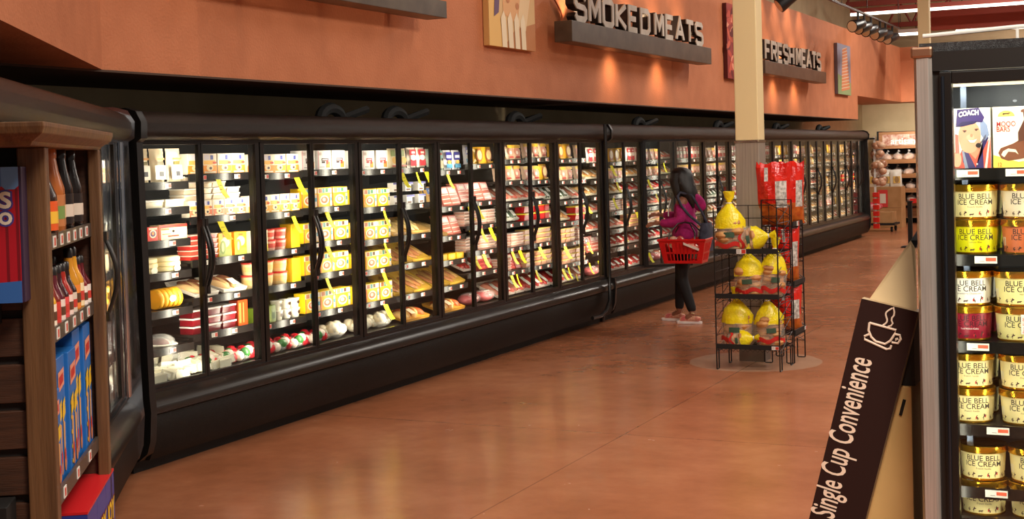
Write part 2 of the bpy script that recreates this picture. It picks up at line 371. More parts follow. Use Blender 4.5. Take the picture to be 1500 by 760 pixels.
def sign(words, y0, y1, z0, z1, ztop, label, side='y'):
    r = empty('hanging_sign', (BX, (y0+y1)/2, z0), 0, label, 'sign'); c = (y0+y1)/2
    MB().box(.10, y0-c, 0, .28, y1-c, z1-z0, BAR).build('sign_bar', r, bevel=.004)
    for t in (.15, .5, .85): MB().box(0, y0-c+(y1-y0)*t-.03, .08, .10, y0-c+(y1-y0)*t+.03, .14, SIDE).build('wall_bracket', r)
    n = max(1, len(words)); H = ztop-z1; y = y0+.16; space = (y1-y0-.2)/n; 
    for ch in words:
        if ch == ' ': y += space*.25; continue
        wd = space*.98*(n/(n-.7)) if ' ' in words else space
        lw = wd*.70; sc = (lw/4, (H-.07)/6)
        L = MB(); 
        for st in S_[ch]: stroke(L, st, .027, .15, .235, SIDE, sc, y-c+.03, z1-z0+.036)
        o = L.build('letter', r)
        Fm = MB()
        for k, st in enumerate(S_[ch]): stroke(Fm, st, .028, .233, .245+.0008*k, FACE, sc, y-c+.03, z1-z0+.036)
        Fm.build('letter_face', o)
        y += wd
    if n > 3:
        for i in range(5):
            yl = y0+(y1-y0)*(i+.5)/5-c
            a = spot('sign_up_lamp', (.10, yl, z1-z0+.02), (0.0, yl, 1.2), 18, 90, (1, .66, .38), .9); a.parent = r
        for t in (.38, .72):
            yl = y0+(y1-y0)*t-c; a = spot('sign_down_lamp', (.27, yl, -.06), (0.0, yl, -.32), 9, 120, (1, .66, .38), 1.0); a.parent = r
    return r
BL = MB()
FX = BX+.28
def sgn(a, b_, c, d, e): # bottom left, bottom right, top left of the bar front; letter top px
    p, q_, r_, s_ = onX(*a, FX), onX(*b_, FX), onX(*c, FX), onX(*d, BX+.24); return p.y, q_.y, (p.z+q_.z)/2, r_.z, s_.z
sign('SMOKED MEATS', *sgn((838.5, 60.8), (1042.5, 93.9), (837, 29), (1035, 34.7), 0), 'long bar sign with raised block letters reading SMOKED MEATS')
sign('FRESH MEATS', *sgn((1121.3, 108), (1210.5, 121.5), (1121, 88), (1125, 57.5), 0), 'further bar sign with raised block letters reading FRESH MEATS')
sign('', 6.6, onX(655, 27, FX).y, onX(655, 27, FX).z, onX(655, 2, FX).z, 3.3, 'dark sign bar at the top edge with its lettering out of view')
# loose cable beside the signs
for (y, z, lab) in ((12.0, 3.1, 'thin orange cable looping down the wall beside the smoked meats sign'), (19.1, 3.05, 'thin orange cable looping beside the fresh meats sign')):
    b = MB(); pts = [(BX+.02, y+.12*math.sin(i*.7), z+.5-i*.05) for i in range(14)]; b.tube(pts, .008, M((170, 80, 40), .5), 6); tag(b.build('wall_cable', smooth=True), lab, 'cable')
# lamps washing the bulkhead from behind the bars and from the track
for y0, y1 in ((11.5, 15.9), (18.3, 22.2), (6.4, 9.2)):
    n = 5 if y1-y0 > 3 else 3
    for i in range(n):
        y = y0+(y1-y0)*(i+.5)/n
        spot('sign_lamp', (BX+.30, y, 4.25), (BX+.02, y, 3.2), 30, 64, (1, .70, .45), .9)
        pass
for y in (9.2, 10.6, 14.5, 18, 21, 26, 29.5):
    spot('wall_wash', (-4.35, y, 4.6), (BX, y, 3.1), 34, 80, (1, .82, .64), 1.0)
spot('wall_wash', (-4.0, 6.5, 4.9), (-5.3, 6.5, 3.0), 45, 80, (1, .82, .64), 1.0)
spot('wall_wash', (-3.0, 4.0, 4.9), (-4.4, 4.3, 3.0), 40, 80, (1, .82, .64), 1.0)
# ------------------------------------------------------------------ wall canvases
def canvas(y0, y1, z0, z1, cols, label, fn):
    r = empty('canvas_print', (BX, (y0+y1)/2, z0), 0, label, 'wall art'); w2 = (y1-y0)/2; h = z1-z0
    MB().box(.005, -w2, 0, .06, w2, h, cols).build('canvas_frame', r, bevel=.004)
    p = MB(); fn(p, .0605, w2, h); p.build('print', r)
def cheese(p, x, w, h):
    def q(pts, c, k): p.face([(x+k*.0012, -w+u*2*w, v*h) for u, v in pts], M(c, .6))
    q([(0, 0), (1, 0), (1, 1), (0, 1)], (226, 186, 130), 0)
    q([(0, 0), (.28, 0), (.18, .6), (0, .8)], (238, 190, 110), 1); q([(.3, 0), (1, 0), (1, .3), (.55, .2)], (196, 130, 80), 1)
    q([(.3, .35), (.78, .2), (.98, .75), (.5, .95), (.28, .7)], (232, 176, 120), 2); q([(.6, .25), (.78, .2), (1, .9), (.9, 1), (.75, .95)], (240, 208, 160), 3)
    q([(.1, .7), (.4, .6), (.55, 1), (.05, 1)], (206, 196, 200), 3)
    for u, v in ((.4, .5), (.52, .62), (.6, .45), (.46, .78), (.66, .7)): p.disc((x+.005, -w+u*2*w, v*h), .035, .03, M((200, 130, 80), .6))
    for u in (.26, .4, .54, .68): q([(u, .0), (u+.1, 0), (u+.08, .3), (u+.04, .38), (u-.02, .3)], (246, 226, 190), 5)
    q([(.1, .3), (.2, .35), (.22, .5), (.12, .5)], (110, 80, 110), 4)
def meat(p, x, w, h):
    rnd = random.Random(3); p.face([(x, -w, 0), (x, w, 0), (x, w, h), (x, -w, h)], M((150, 40, 32), .6))
    for i in range(70):
        u = rnd.uniform(-.9, .9)*w; v = rnd.uniform(.04, .94)*h; a = rnd.uniform(-1, 1); c = rnd.choice([(110, 20, 18), (190, 70, 50), (230, 150, 120), (90, 14, 16), (205, 90, 60)])
        p.disc((x+.001+i*.00004, u, v), .1, .04, M(c, .6), u=(0, math.cos(a), math.sin(a)), v=(0, -math.sin(a), math.cos(a)), n=8)
def ribs(p, x, w, h):
    p.face([(x, -w, 0), (x, w, 0), (x, w, h), (x, -w, h)], M((150, 150, 170), .6))
    p.face([(x+.001, -w, 0), (x+.001, w, 0), (x+.001, w, h*.25), (x+.001, -w, h*.4)], M((140, 160, 110), .6))
    for i in range(13):
        z = h*(.06+i*.065); s = w*(.8-.03*i); p.face([(x+.002, -s*.6, z), (x+.002, s, z+.06), (x+.002, s, z+.1), (x+.002, -s*.6, z+.045)], M((208, 128, 84), .6))
        p.face([(x+.002, -s*.6, z+.045), (x+.002, s, z+.1), (x+.002, s, z+.112), (x+.002, -s*.6, z+.055)], M((236, 206, 176), .6))
canvas(10.44, 11.39, 2.66, 3.50, M((222, 178, 110), .6), 'square canvas picture of cheese on the bulkhead left of the smoked meats sign', cheese)
canvas(17.53, 18.3, 2.665, 3.66, M((90, 24, 22), .6), 'tall red canvas picture of raw meat on the bulkhead, part hidden by the column', meat)
canvas(24.35, 25.47, 2.665, 3.567, M((120, 110, 120), .6), 'narrow canvas picture of grilled ribs right of the fresh meats sign', ribs)
# ================================================================== REFRIGERATED CASES
RAIL = M((24, 22, 21), .25); LABELW = M((236, 232, 224), .4); LABELR = M((200, 60, 44), .4)
CANOPY = noisy('canopy_enamel', (20, 15, 12), (30, 24, 19), 90, .34, .5, bscale=420, spec=.28)
PRICE = {}
def price_label(parent, loc, key='case', big=1.0):
    if key not in PRICE:
        b = MB(); b.box(0, -.028*big, -.013*big, .002, .028*big, .013*big, LABELW); b.face([(.0024, .002*big, -.011*big), (.0024, .027*big, -.011*big), (.0024, .027*big, .011*big), (.0024, .002*big, .011*big)], LABELR)
        for k in (-.006, 0, .006): b.face([(.0024, -.025*big, k*big), (.0024, -.006*big, k*big), (.0024, -.006*big, (k+.002)*big), (.0024, -.025*big, (k+.002)*big)], M((120, 116, 110), .6))
        o = b.build('price_label'); PRICE[key] = o
    else: o = PRICE[key].copy(); COL.objects.link(o)
    o.parent = parent; o.location = loc; return o
def door(parent, ya, yb, wide_left, open_rz=0.0, key=None):
    """glass door hinged at ya side if wide_left"""
    hinge = ya if wide_left else yb; s = 1 if wide_left else -1; W = yb-ya
    d = MB(); a, c = (.042, .02) # hinge stile, meeting stile
    def bx(u0, z0, u1, z1, m=FRAME, x0=-.015, x1=.012):
        y0, y1 = sorted((u0*s, u1*s)); d.box(x0, y0, z0, x1, y1, z1, m)
    bx(0, .455, a, 1.848); bx(W-c, .455, W, 1.848); bx(a, 1.828, W-c, 1.848); bx(a, .455, W-c, .482)
    o = d.build('door', parent, bevel=.002, loc=(-.10, hinge, 0)); o.rotation_euler = (0, 0, open_rz)
    g = MB(); y0, y1 = sorted((a*s, (W-c)*s)); g.box(-.004, y0, .482, .002, y1, 1.828, GLASS); g.build('glass', o)
    h = MB(); uy = (W-.014)*s; pts = []
    for i in range(13):
        t = i/12; k = math.sin(PI*t); pts.append((.014+.055*k, uy, .965+.40*t))
    h.tube(pts, [.008+.003*math.sin(PI*i/12) for i in range(13)], BLACK, 8)
    h.box(.01, uy-.012, .945, .03, uy+.012, .99, BLACK); h.box(.01, uy-.012, 1.345, .03, uy+.012, 1.39, BLACK)
    h.build('handle', o, True)
    return o
def make_case(name, label, origin, rz, length, npair, bays, tagn, skip_end=False):
    """bays: list (len 2*npair) of lists of rail heights; returns root"""
    r = empty(name, origin, rz, label, 'refrigerated case')
    prof = [(-.085, .445), (-.02, .405), (0, .385), (.004, .355), (-.012, .33), (-.02, .14), (-.05, .085), (-.15, .075), (-.9, .075), (-.9, .445)]
    MB().prism(prof[4:]+[(-.085, .43)], 'y', 0, length, BODY).build('base_panel', r, True)
    MB().prism([(-.085, .445), (-.03, .42), (-.004, .395), (.006, .37), (.002, .342), (-.014, .33), (-.085, .33)], 'y', 0, length, BUMPER).build('bumper_rail', r, True)
    MB().box(-.9, 0, 0, -.165, length, .08, BLACKM).build('toe_kick', r)
    cp = [(-.09, 1.852), (-.035, 1.856), (-.008, 1.872), (.004, 1.905), (0, 1.945), (-.03, 1.985), (-.08, 2.008), (-.16, 2.018), (-.95, 2.018), (-.95, 1.99), (-.14, 1.95), (-.09, 1.9)]
    MB().prism(cp, 'y', 0, length, CANOPY).build('canopy', r, True)
    MB().box(-.13, 0, 1.84, -.075, length, 1.862, FRAME).build('door_header', r); MB().box(-.13, 0, .435, -.075, length, .458, FRAME).build('door_sill', r)
    MB().box(-.96, 0, 0, -.92, length, 2.0, INSIDE).build('back_panel', r)
    MB().box(-.9, 0, .40, -.10, length, .446, M((60, 54, 48), .4)).build('bottom_deck', r)
    pitch = length/npair
    for i in range(npair+1):
        y = i*pitch; y0, y1 = max(0, y-.045), min(length, y+.045)
        MB().box(-.145, y0, .45, -.118, y1, 1.85, FRAME).build('mullion', r)
    return r, pitch
def case_lamp(parent, y, power):
    area('case_lamp', (-.15, y, 1.16), (-1, 0, 0), .03, 1.36, power, (1, .88, .70), parent).rotation_euler = (PI/2, 0, PI/2)
def end_panel(parent, y0, y1, mat=BLACK, edge=None):
    pf = [(-.02, 1.84), (.012, 1.86), (.016, 1.95), (-.02, 2.01), (-.09, 2.03), (-.97, 2.03), (-.97, .0), (-.19, 0), (-.17, .06), (-.08, .085), (-.02, .13), (.004, .2), (.016, .36), (.008, .45)]
    MB().prism(pf, 'y', y0, y1, mat).build('end_panel', parent, True)
Z7 = [1.60, 1.42, 1.25, 1.07, .88, .68, .50]
BAYZ = [[1.59, 1.44, 1.25, 1.06, .84, .62, .45], [1.63, 1.37, 1.11, .88, .66, .45], [1.62, 1.36, 1.11, .88, .64, .45], [1.63, 1.37, 1.13, .91, .65, .45],
        [1.62, 1.34, 1.10, .88, .64, .45], [1.62, 1.34, 1.10, .88, .64, .45], [1.59, 1.29, 1.05, .85, .64, .45], [1.63, 1.31, 1.11, .89, .71, .45],
        [1.66, 1.47, 1.27, 1.09, .87, .66, .45], [1.67, 1.46, 1.27, 1.09, .87, .66, .45], [1.65, 1.44, 1.24, 1.03, .83, .62, .45], [1.65, 1.44, 1.24, 1.03, .83, .62, .45]]
def bay_shelves(r, y0, y1, zs, nlab, cnt, depth=.56, fx=0.0):
    for z in zs:
        if z < .5: continue
        b = MB(); b.box(-.27-depth, y0, z+.005, -.27+fx, y1, z+.02, SHELF); b.box(-.27+fx, y0, z-.022, -.258+fx, y1, z+.024, RAIL)
        b.prism([(-.27-depth, z-.08), (-.27-depth, z), (-.3, z), (-.3, z-.01)], 'y', y0, y0+.008, SHELF)
        o = b.build('shelf', r)
        for k in range(nlab):
            if cnt[0] >= 100: cnt[1].append((z, y0+(y1-y0)*(k+.35+.3*random.random())/nlab)); continue
            price_label(o, (-.258+fx, y0+(y1-y0)*(k+.3+.35*random.random())/nlab, z)); cnt[0] += 1
def rest_labels(r, lst):
    if not lst: return
    b = MB()
    for z, y in lst:
        b.box(-.258, y-.028, z-.013, -.2555, y+.028, z+.013, LABELW); b.face([(-.255, y, z-.011), (-.255, y+.027, z-.011), (-.255, y+.027, z+.011), (-.255, y, z+.011)], LABELR)
    tag(b.build('price_label', r), kind='stuff')
CX = -5.02
C1Y, C1L = 5.90, 7.0
case1, p1 = make_case('glass_door_cooler', 'long dark bronze glass door meat and cheese case filling the left middle of the wall', (CX, C1Y, 0), 0, C1L, 6, BAYZ, 1)
BAY = .583*1.03
def bay_y(k): return min(max(.05, .08+k*BAY), C1L-.04)     # local to the case
cnt = [0, []]
for k in range(12):
    bay_shelves(case1, bay_y(k)+.004, bay_y(k+1)-.004, BAYZ[k], 2 if k < 6 else 3, cnt)
rest_labels(case1, cnt[1])
for i in range(6):
    ya = i*p1; door(case1, ya+.006, ya+p1/2-.002, True); door(case1, ya+p1/2+.002, ya+p1-.006, False)
for i in range(7): case_lamp(case1, min(max(i*p1, .06), C1L-.06), CASE_W*(.6, .92, .85, .68, .56, .5, .36)[i])
for i in range(6): case_lamp(case1, i*p1+p1/2, CASE_W*(.88, .78, .64, .52, .46, .42)[i])
end_panel(case1, -.05, 0, BLACK)
TRIM = [(-.16, 1.84), (.012, 1.86), (.016, 1.95), (-.02, 2.01), (-.09, 2.03), (-.3, 2.03)]
MB().prism([(-.13, .0), (-.13, 2.0), (-.02, 2.01), (.016, 1.95), (.012, 1.86), (-.02, 1.84), (-.07, 1.83), (-.07, .46), (.008, .45), (.016, .36), (.004, .2), (-.02, .13), (-.08, .085), (-.12, .06)], 'y', C1L, C1L+.035, BLACK).build('joint_trim', case1, True)

C2Y, C2L = 12.97, 13.43
case2, p2 = make_case('glass_door_cooler', 'further dark bronze glass door meat case running from behind the shopper to the back', (CX, C2Y, 0), 0, C2L, 12, None, 2)
cnt = [0, []]; B2 = C2L/24
for k in range(24):
    bay_shelves(case2, k*B2+.01, (k+1)*B2-.01, Z7[:-1], 2, cnt)
rest_labels(case2, cnt[1])
for i in range(12):
    ya = i*p2
    if i == 1: door(case2, ya+.006, ya+p2/2-.002, True, -math.radians(52)); 
    else: door(case2, ya+.006, ya+p2/2-.002, True)
    door(case2, ya+p2/2+.002, ya+p2-.006, False)
for i in range(13): case_lamp(case2, min(max(i*p2, .06), C2L-.06), CASE_W*.62)
end_panel(case2, C2L, C2L+.04, BLACK)
# angled wing
WP = Vector((-5.02, 5.80, 0)); WL = 3.46; WO = WP-dv*WL
case3, p3_ = make_case('glass_door_cooler', 'angled end of the cooler run behind the wooden endcap at far left', WO, RZ, WL, 3, None, 3)
cnt = [0, []]
for k in range(6): bay_shelves(case3, k*WL/6+.01, (k+1)*WL/6-.01, [1.60, 1.34, 1.12, .9, .66], 2, cnt, fx=.105)
rest_labels(case3, cnt[1])
for i in range(3):
    ya = i*p3_+.0; y1 = ya+p3_-(.08 if i == 2 else 0); m_ = (ya+y1)/2
    door(case3, ya+.006, m_-.002, True); door(case3, m_+.002, y1-.006, False)
for i in range(4): case_lamp(case3, min(max(i*p3_, .06), WL-.2), CASE_W*1.3)
case_lamp(case3, 2.5*p3_, CASE_W)
MB().prism([(-.13, .45), (-.075, .45), (-.075, 1.85), (-.13, 1.85)], 'y', WL-.08, WL-.05, CHROME).build('chrome_corner_post', case3)
MB().tube([(-.062, WL-.065, .47), (-.062, WL-.065, 1.84)], .012, CHROME, 10).build('chrome_bead', case3, True)
MB().prism([(-.02, 1.84), (.012, 1.86), (.016, 1.95), (-.02, 2.01), (-.09, 2.03), (-.4, 2.03), (-.4, .0), (-.19, 0), (-.17, .06), (-.08, .085), (-.02, .13), (.004, .2), (.016, .36), (.008, .45)], 'y', WL-.045, WL-.02, CHROME).build('chrome_end_trim', case3, True)
end_panel(case3, -.05, 0, BLACK)
# refrigerant hoses on top, and the loose loop between the two long cases
for i, (px, py) in enumerate(((484, 152), (578, 152), (755, 164), (935, 170), (1052, 176), (1137, 180), (1200, 184))):
    y = onX(px, py, -5.35).y; b = MB(); pts = [(0, -.14+.28*t/12, 2.01+.075*math.sin(PI*t/12)**.5) for t in range(13)]
    b.tube(pts, .042, M((10, 9, 9), .8), 8); b.tube([(.0, .16, 2.02), (.1, .32, 2.08), (-.15, .5, 2.05)], .03, M((10, 9, 9), .8), 6)
    o = b.build('insulated_pipe', smooth=True, loc=(-5.35, y, 0))
    tag(o, 'black insulated pipe bend on top of the long coolers, %s from the left' % ORD[i], 'pipe')
b = MB(); X = -4.985
def yy(px, py): p = onX(px, py, X); return (X, p.y, p.z)
b.tube([yy(886, 182), yy(889, 260), yy(891, 340), yy(893, 400), yy(893, 440), yy(888, 455), yy(880, 463), yy(868, 466)], .018, BLACK, 8)
tag(b.build('black_hose', smooth=True), 'black hose hanging down the joint between the two long coolers', 'hose')
# ------------------------------------------------------------------ products
def Q(mb, x, y0, z0, y1, z1, c, r=.5): mb.face([(x, y0, z0), (x, y1, z0), (x, y1, z1), (x, y0, z1)], M(c, r))
def p_carton(w, h, d, base, marks, rough=.45):
    b = MB(); b.box(-d, -w/2, 0, 0, w/2, h, M(base, rough))
    for k, m in enumerate(marks):
        x = .0008+k*.0004
        if m[0] == 'q': Q(b, x, -w/2+m[1]*w, m[2]*h, -w/2+m[3]*w, m[4]*h, m[5])
        else: b.disc((x, -w/2+m[1]*w, m[2]*h), m[3]*w, m[4]*h, M(m[5], .45))
    return b
def p_pouch(w, h, d, base, marks, rough=.25, lean=.1):
    b = MB(); rnd = random.Random(int(w*1e4+h*1e3)); ny, nz = 6, 8; vs = []
    T = Matrix.Rotation(-lean, 4, 'Y')
    for side in (1, -1):
        for j in range(nz+1):
            for i in range(ny+1):
                u = i/ny; v = j/nz; bul = (math.sin(PI*u)**.5)*(math.sin(PI*min(1, v*1.02+.0))**.4 if v < .98 else 0)
                x = side*(.5*d*bul)+rnd.uniform(-.003, .003)-d/2
                vs.append(T @ Vector((x, -w/2+w*u, h*v)))
    N1 = (ny+1)*(nz+1); fs = []
    for s in (0, 1):
        for j in range(nz):
            for i in range(ny):
                a = s*N1+j*(ny+1)+i; q = (a, a+1, a+ny+2, a+ny+1); fs.append(q if s == 0 else q[::-1])
    b.add(vs, fs, M(base, rough))
    for k, m in enumerate(marks):
        x = .004+k*.001
        if m[0] == 'q':
            pts = [Vector((x, -w/2+m[1]*w, m[2]*h)), Vector((x, -w/2+m[3]*w, m[2]*h)), Vector((x, -w/2+m[3]*w, m[4]*h)), Vector((x, -w/2+m[1]*w, m[4]*h))]
            b.face([T @ p for p in pts], M(m[5], .35))
        else:
            b.face([T @ Vector((x, -w/2+m[1]*w+m[3]*w*math.cos(t*PI/6), m[2]*h+m[4]*h*math.sin(t*PI/6))) for t in range(12)], M(m[5], .35))
    return b
def p_tub(r, h, body, lid, band=None, sx=1.0):
    b = MB(); c = (-r, 0, 0); b.lathe([(r*.82, 0), (r*.86, .003), (r*.98, h*.86)], M(body, .4), c, 18)
    b.lathe([(r, h*.86), (r*1.03, h*.87), (r*1.03, h*.97), (r*.98, h), (r*.6, h)], M(lid, .35), c, 18)
    if band: b.lathe([(r*.90, h*.25), (r*.965, h*.66)], M(band, .4), (c[0], 0, 0), 18); b.v[-36:] = [(c[0]+(x-c[0])*1.01, y*1.01, z) for x, y, z in b.v[-36:]]
    return b
def p_tray(w, d, h, tray, food, n=5, lab=(238, 232, 220), food2=None, tilt=.5, seed=1):
    """shallow tray, overwrapped food lumps, tilted towards the customer, with a label"""
    b = MB(); rnd = random.Random(seed); T = Matrix.Translation((0, 0, .003)) @ Matrix.Rotation(tilt, 4, 'Y')
    # tray rim
    m = M(tray, .3); o = [(-d, -w/2), (0, -w/2), (0, w/2), (-d, w/2)]; i_ = [(-d+.012, -w/2+.012), (-.012, -w/2+.012), (-.012, w/2-.012), (-d+.012, w/2-.012)]
    vs = [T @ Vector((x*.94, y*.94, 0)) for x, y in o]+[T @ Vector((x, y, .022)) for x, y in o]+[T @ Vector((x, y, .016)) for x, y in i_]
    b.add(vs, [(0, 1, 5, 4), (1, 2, 6, 5), (2, 3, 7, 6), (3, 0, 4, 7), (3, 2, 1, 0), (4, 5, 9, 8), (5, 6, 10, 9), (6, 7, 11, 10), (7, 4, 8, 11), (8, 9, 10, 11)], m)
    for k in range(n):
        u = (k+.5)/n; x = -d*rnd.uniform(.35, .62); y = -w/2+w*(.12+.76*u); c = food if (food2 is None or k % 2) else food2
        Tb = T.to_3x3().to_4x4() @ Matrix.Rotation(rnd.uniform(-.5, .5), 4, 'Z')
        b.ball(T @ Vector((x, y, .02)), d*.36, w*.46/n+.012, h*.55, M(c, .22), 9, 6, Tb)
    if lab:
        yl = rnd.uniform(-.2, .2)*w; z = h*.62+.02
        b.face([T @ Vector(p) for p in ((-.02, yl-.03, z-.01), (-.02, yl+.035, z-.01), (-.085, yl+.035, z+.006), (-.085, yl-.03, z+.006))], M(lab, .4))
    return b
def p_stack(w, d, h, n, mats, lab=(240, 234, 224)):
    """stack of shallow overwrapped tubs"""
    b = MB(); t = h/n
    for k in range(n):
        c = mats[k % len(mats)]; z = k*t
        b.prism([(-d, z), (-.006, z), (0, z+t*.72), (-d, z+t*.72)], 'y', -w/2, w/2, M(c, .25))
        b.box(-d-.003, -w/2-.003, z+t*.74, .004, w/2+.003, z+t*.93, M(lab if k % 2 == 0 else tuple(min(255, int(v*1.05)) for v in lab), .3))
    return b
def p_wheels(r, t, n, c, standing=False):
    b = MB(); rnd = random.Random(n)
    for k in range(n):
        if standing:
            T = Matrix.Translation((-r, (k-(n-1)/2)*t*1.2, r)) @ Matrix.Rotation(PI/2+.12, 4, 'X')
            b.lathe([(r*.9, -t/2), (r, -t*.3), (r, t*.3), (r*.9, t/2)], M(c, .35), n=20, T=T)
        else: b.lathe([(r*.93, 0), (r, t*.15), (r, t*.8), (r*.93, t*.97)], M(c, .35), (-r+rnd.uniform(-.01, .01), rnd.uniform(-.01, .01), k*t), 20)
    b.disc((.001, 0, t*.6 if not standing else r), .03, .02, M((240, 232, 210), .4))
    return b
def p_vac(w, h, t, meat, fat, lab):
    """flat vacuum pack leaning back in a row"""
    b = MB(); T = Matrix.Rotation(-.35, 4, 'Y')
    def P(x, y, z): return T @ Vector((x, y, z))
    pr = [(-w/2, 0), (w/2, 0), (w/2, h), (-w/2, h)]
    vs = [P(-t, y, z) for y, z in pr]+[P(0, y*.9, h/2+(z-h/2)*.9) for y, z in pr]
    b.add(vs, [(0, 1, 5, 4), (1, 2, 6, 5), (2, 3, 7, 6), (3, 0, 4, 7), (4, 5, 6, 7), (3, 2, 1, 0)], M(meat, .2))
    for k in range(3):
        z = h*(.12+.2*k); b.face([P(.001, -w*.42, z), P(.001, w*.42, z+.004), P(.001, w*.42, z+.012), P(.001, -w*.42, z+.009)], M(fat, .25))
    b.face([P(.0016, -w*.4, h*.62), P(.0016, w*.4, h*.62), P(.0016, w*.4, h*.9), P(.0016, -w*.4, h*.9)], M(lab, .35))
    b.face([P(.002, -w*.2, h*.68), P(.002, w*.25, h*.68), P(.002, w*.25, h*.82), P(.002, -w*.2, h*.82)], M((250, 244, 230), .35))
    return b
def p_bag(w, h, d, base, spots, n=14, seed=2, lab=None):
    """lumpy clear bag lying on the deck"""
    b = MB(); rnd = random.Random(seed)
    for k in range(n):
        b.ball((-d/2+rnd.uniform(-.4, .4)*d, rnd.uniform(-.42, .42)*w, h*.35+rnd.uniform(0, .35)*h), h*.36, h*.4, h*.34, M(spots[k % len(spots)], .2), 8, 5)
    if lab: b.face([(-.0, -w*.25, h*.25), (.0, w*.25, h*.2), (-.05, w*.25, h*.95), (-.05, -w*.25, h*.98)], M(lab, .4))
    b.ball((-d/2, 0, h*.38), d*.55, w*.52, h*.4, FILMC, 14, 8)
    return b
FILMC = film('cling_film', (245, 244, 240), .72, .12)
def p_lunch(w, h, d, tip=(90, 60, 40)):
    return p_carton(w, h, d, (250, 206, 30), [('q', .0, .72, 1, .96, (232, 214, 190)), ('q', .08, .74, .3, .95, (196, 120, 80)), ('q', .34, .72, .50, .96, (90, 150, 150)), ('q', .56, .76, .72, .95, tip), ('q', .76, .72, .98, .96, (238, 232, 220)),
        ('q', .0, .0, .06, .7, (236, 120, 60)), ('d', .45, .36, .32, .25, (250, 236, 200)), ('d', .45, .36, .24, .17, (226, 110, 60)), ('d', .42, .38, .12, .1, (244, 220, 190)), ('q', .82, .05, .98, .66, (214, 190, 170)), ('q', .84, .3, .96, .5, (60, 130, 150))])
def p_orange(w, h, d, tint=(246, 150, 40)):
    return p_carton(w, h, d, (250, 236, 214), [('q', 0, 0, 1, .42, tint), ('q', .08, .46, .92, .66, (250, 190, 90)), ('q', .1, .7, .5, .95, (236, 226, 236)), ('q', .55, .7, .75, .92, (80, 90, 170)), ('d', .5, .3, .24, .16, (250, 224, 170)), ('d', .55, .28, .1, .07, (80, 50, 60)), ('q', .12, .05, .9, .12, (250, 240, 210)), ('q', .7, .5, .95, .6, (214, 80, 50))])
def p_white(w, h, d, c=(60, 40, 40)):
    return p_carton(w, h, d, (248, 246, 242), [('q', .3, .45, .82, .6, c), ('q', .36, .5, .75, .55, (250, 240, 240)), ('q', .3, .34, .55, .44, c), ('q', .62, .1, .92, .42, (238, 150, 60)), ('q', .64, .3, .8, .5, (220, 60, 50)), ('q', .08, .75, .3, .9, (220, 200, 190)), ('q', .03, .03, .08, .97, (240, 170, 180)), ('q', .14, .12, .5, .16, (180, 170, 170))])
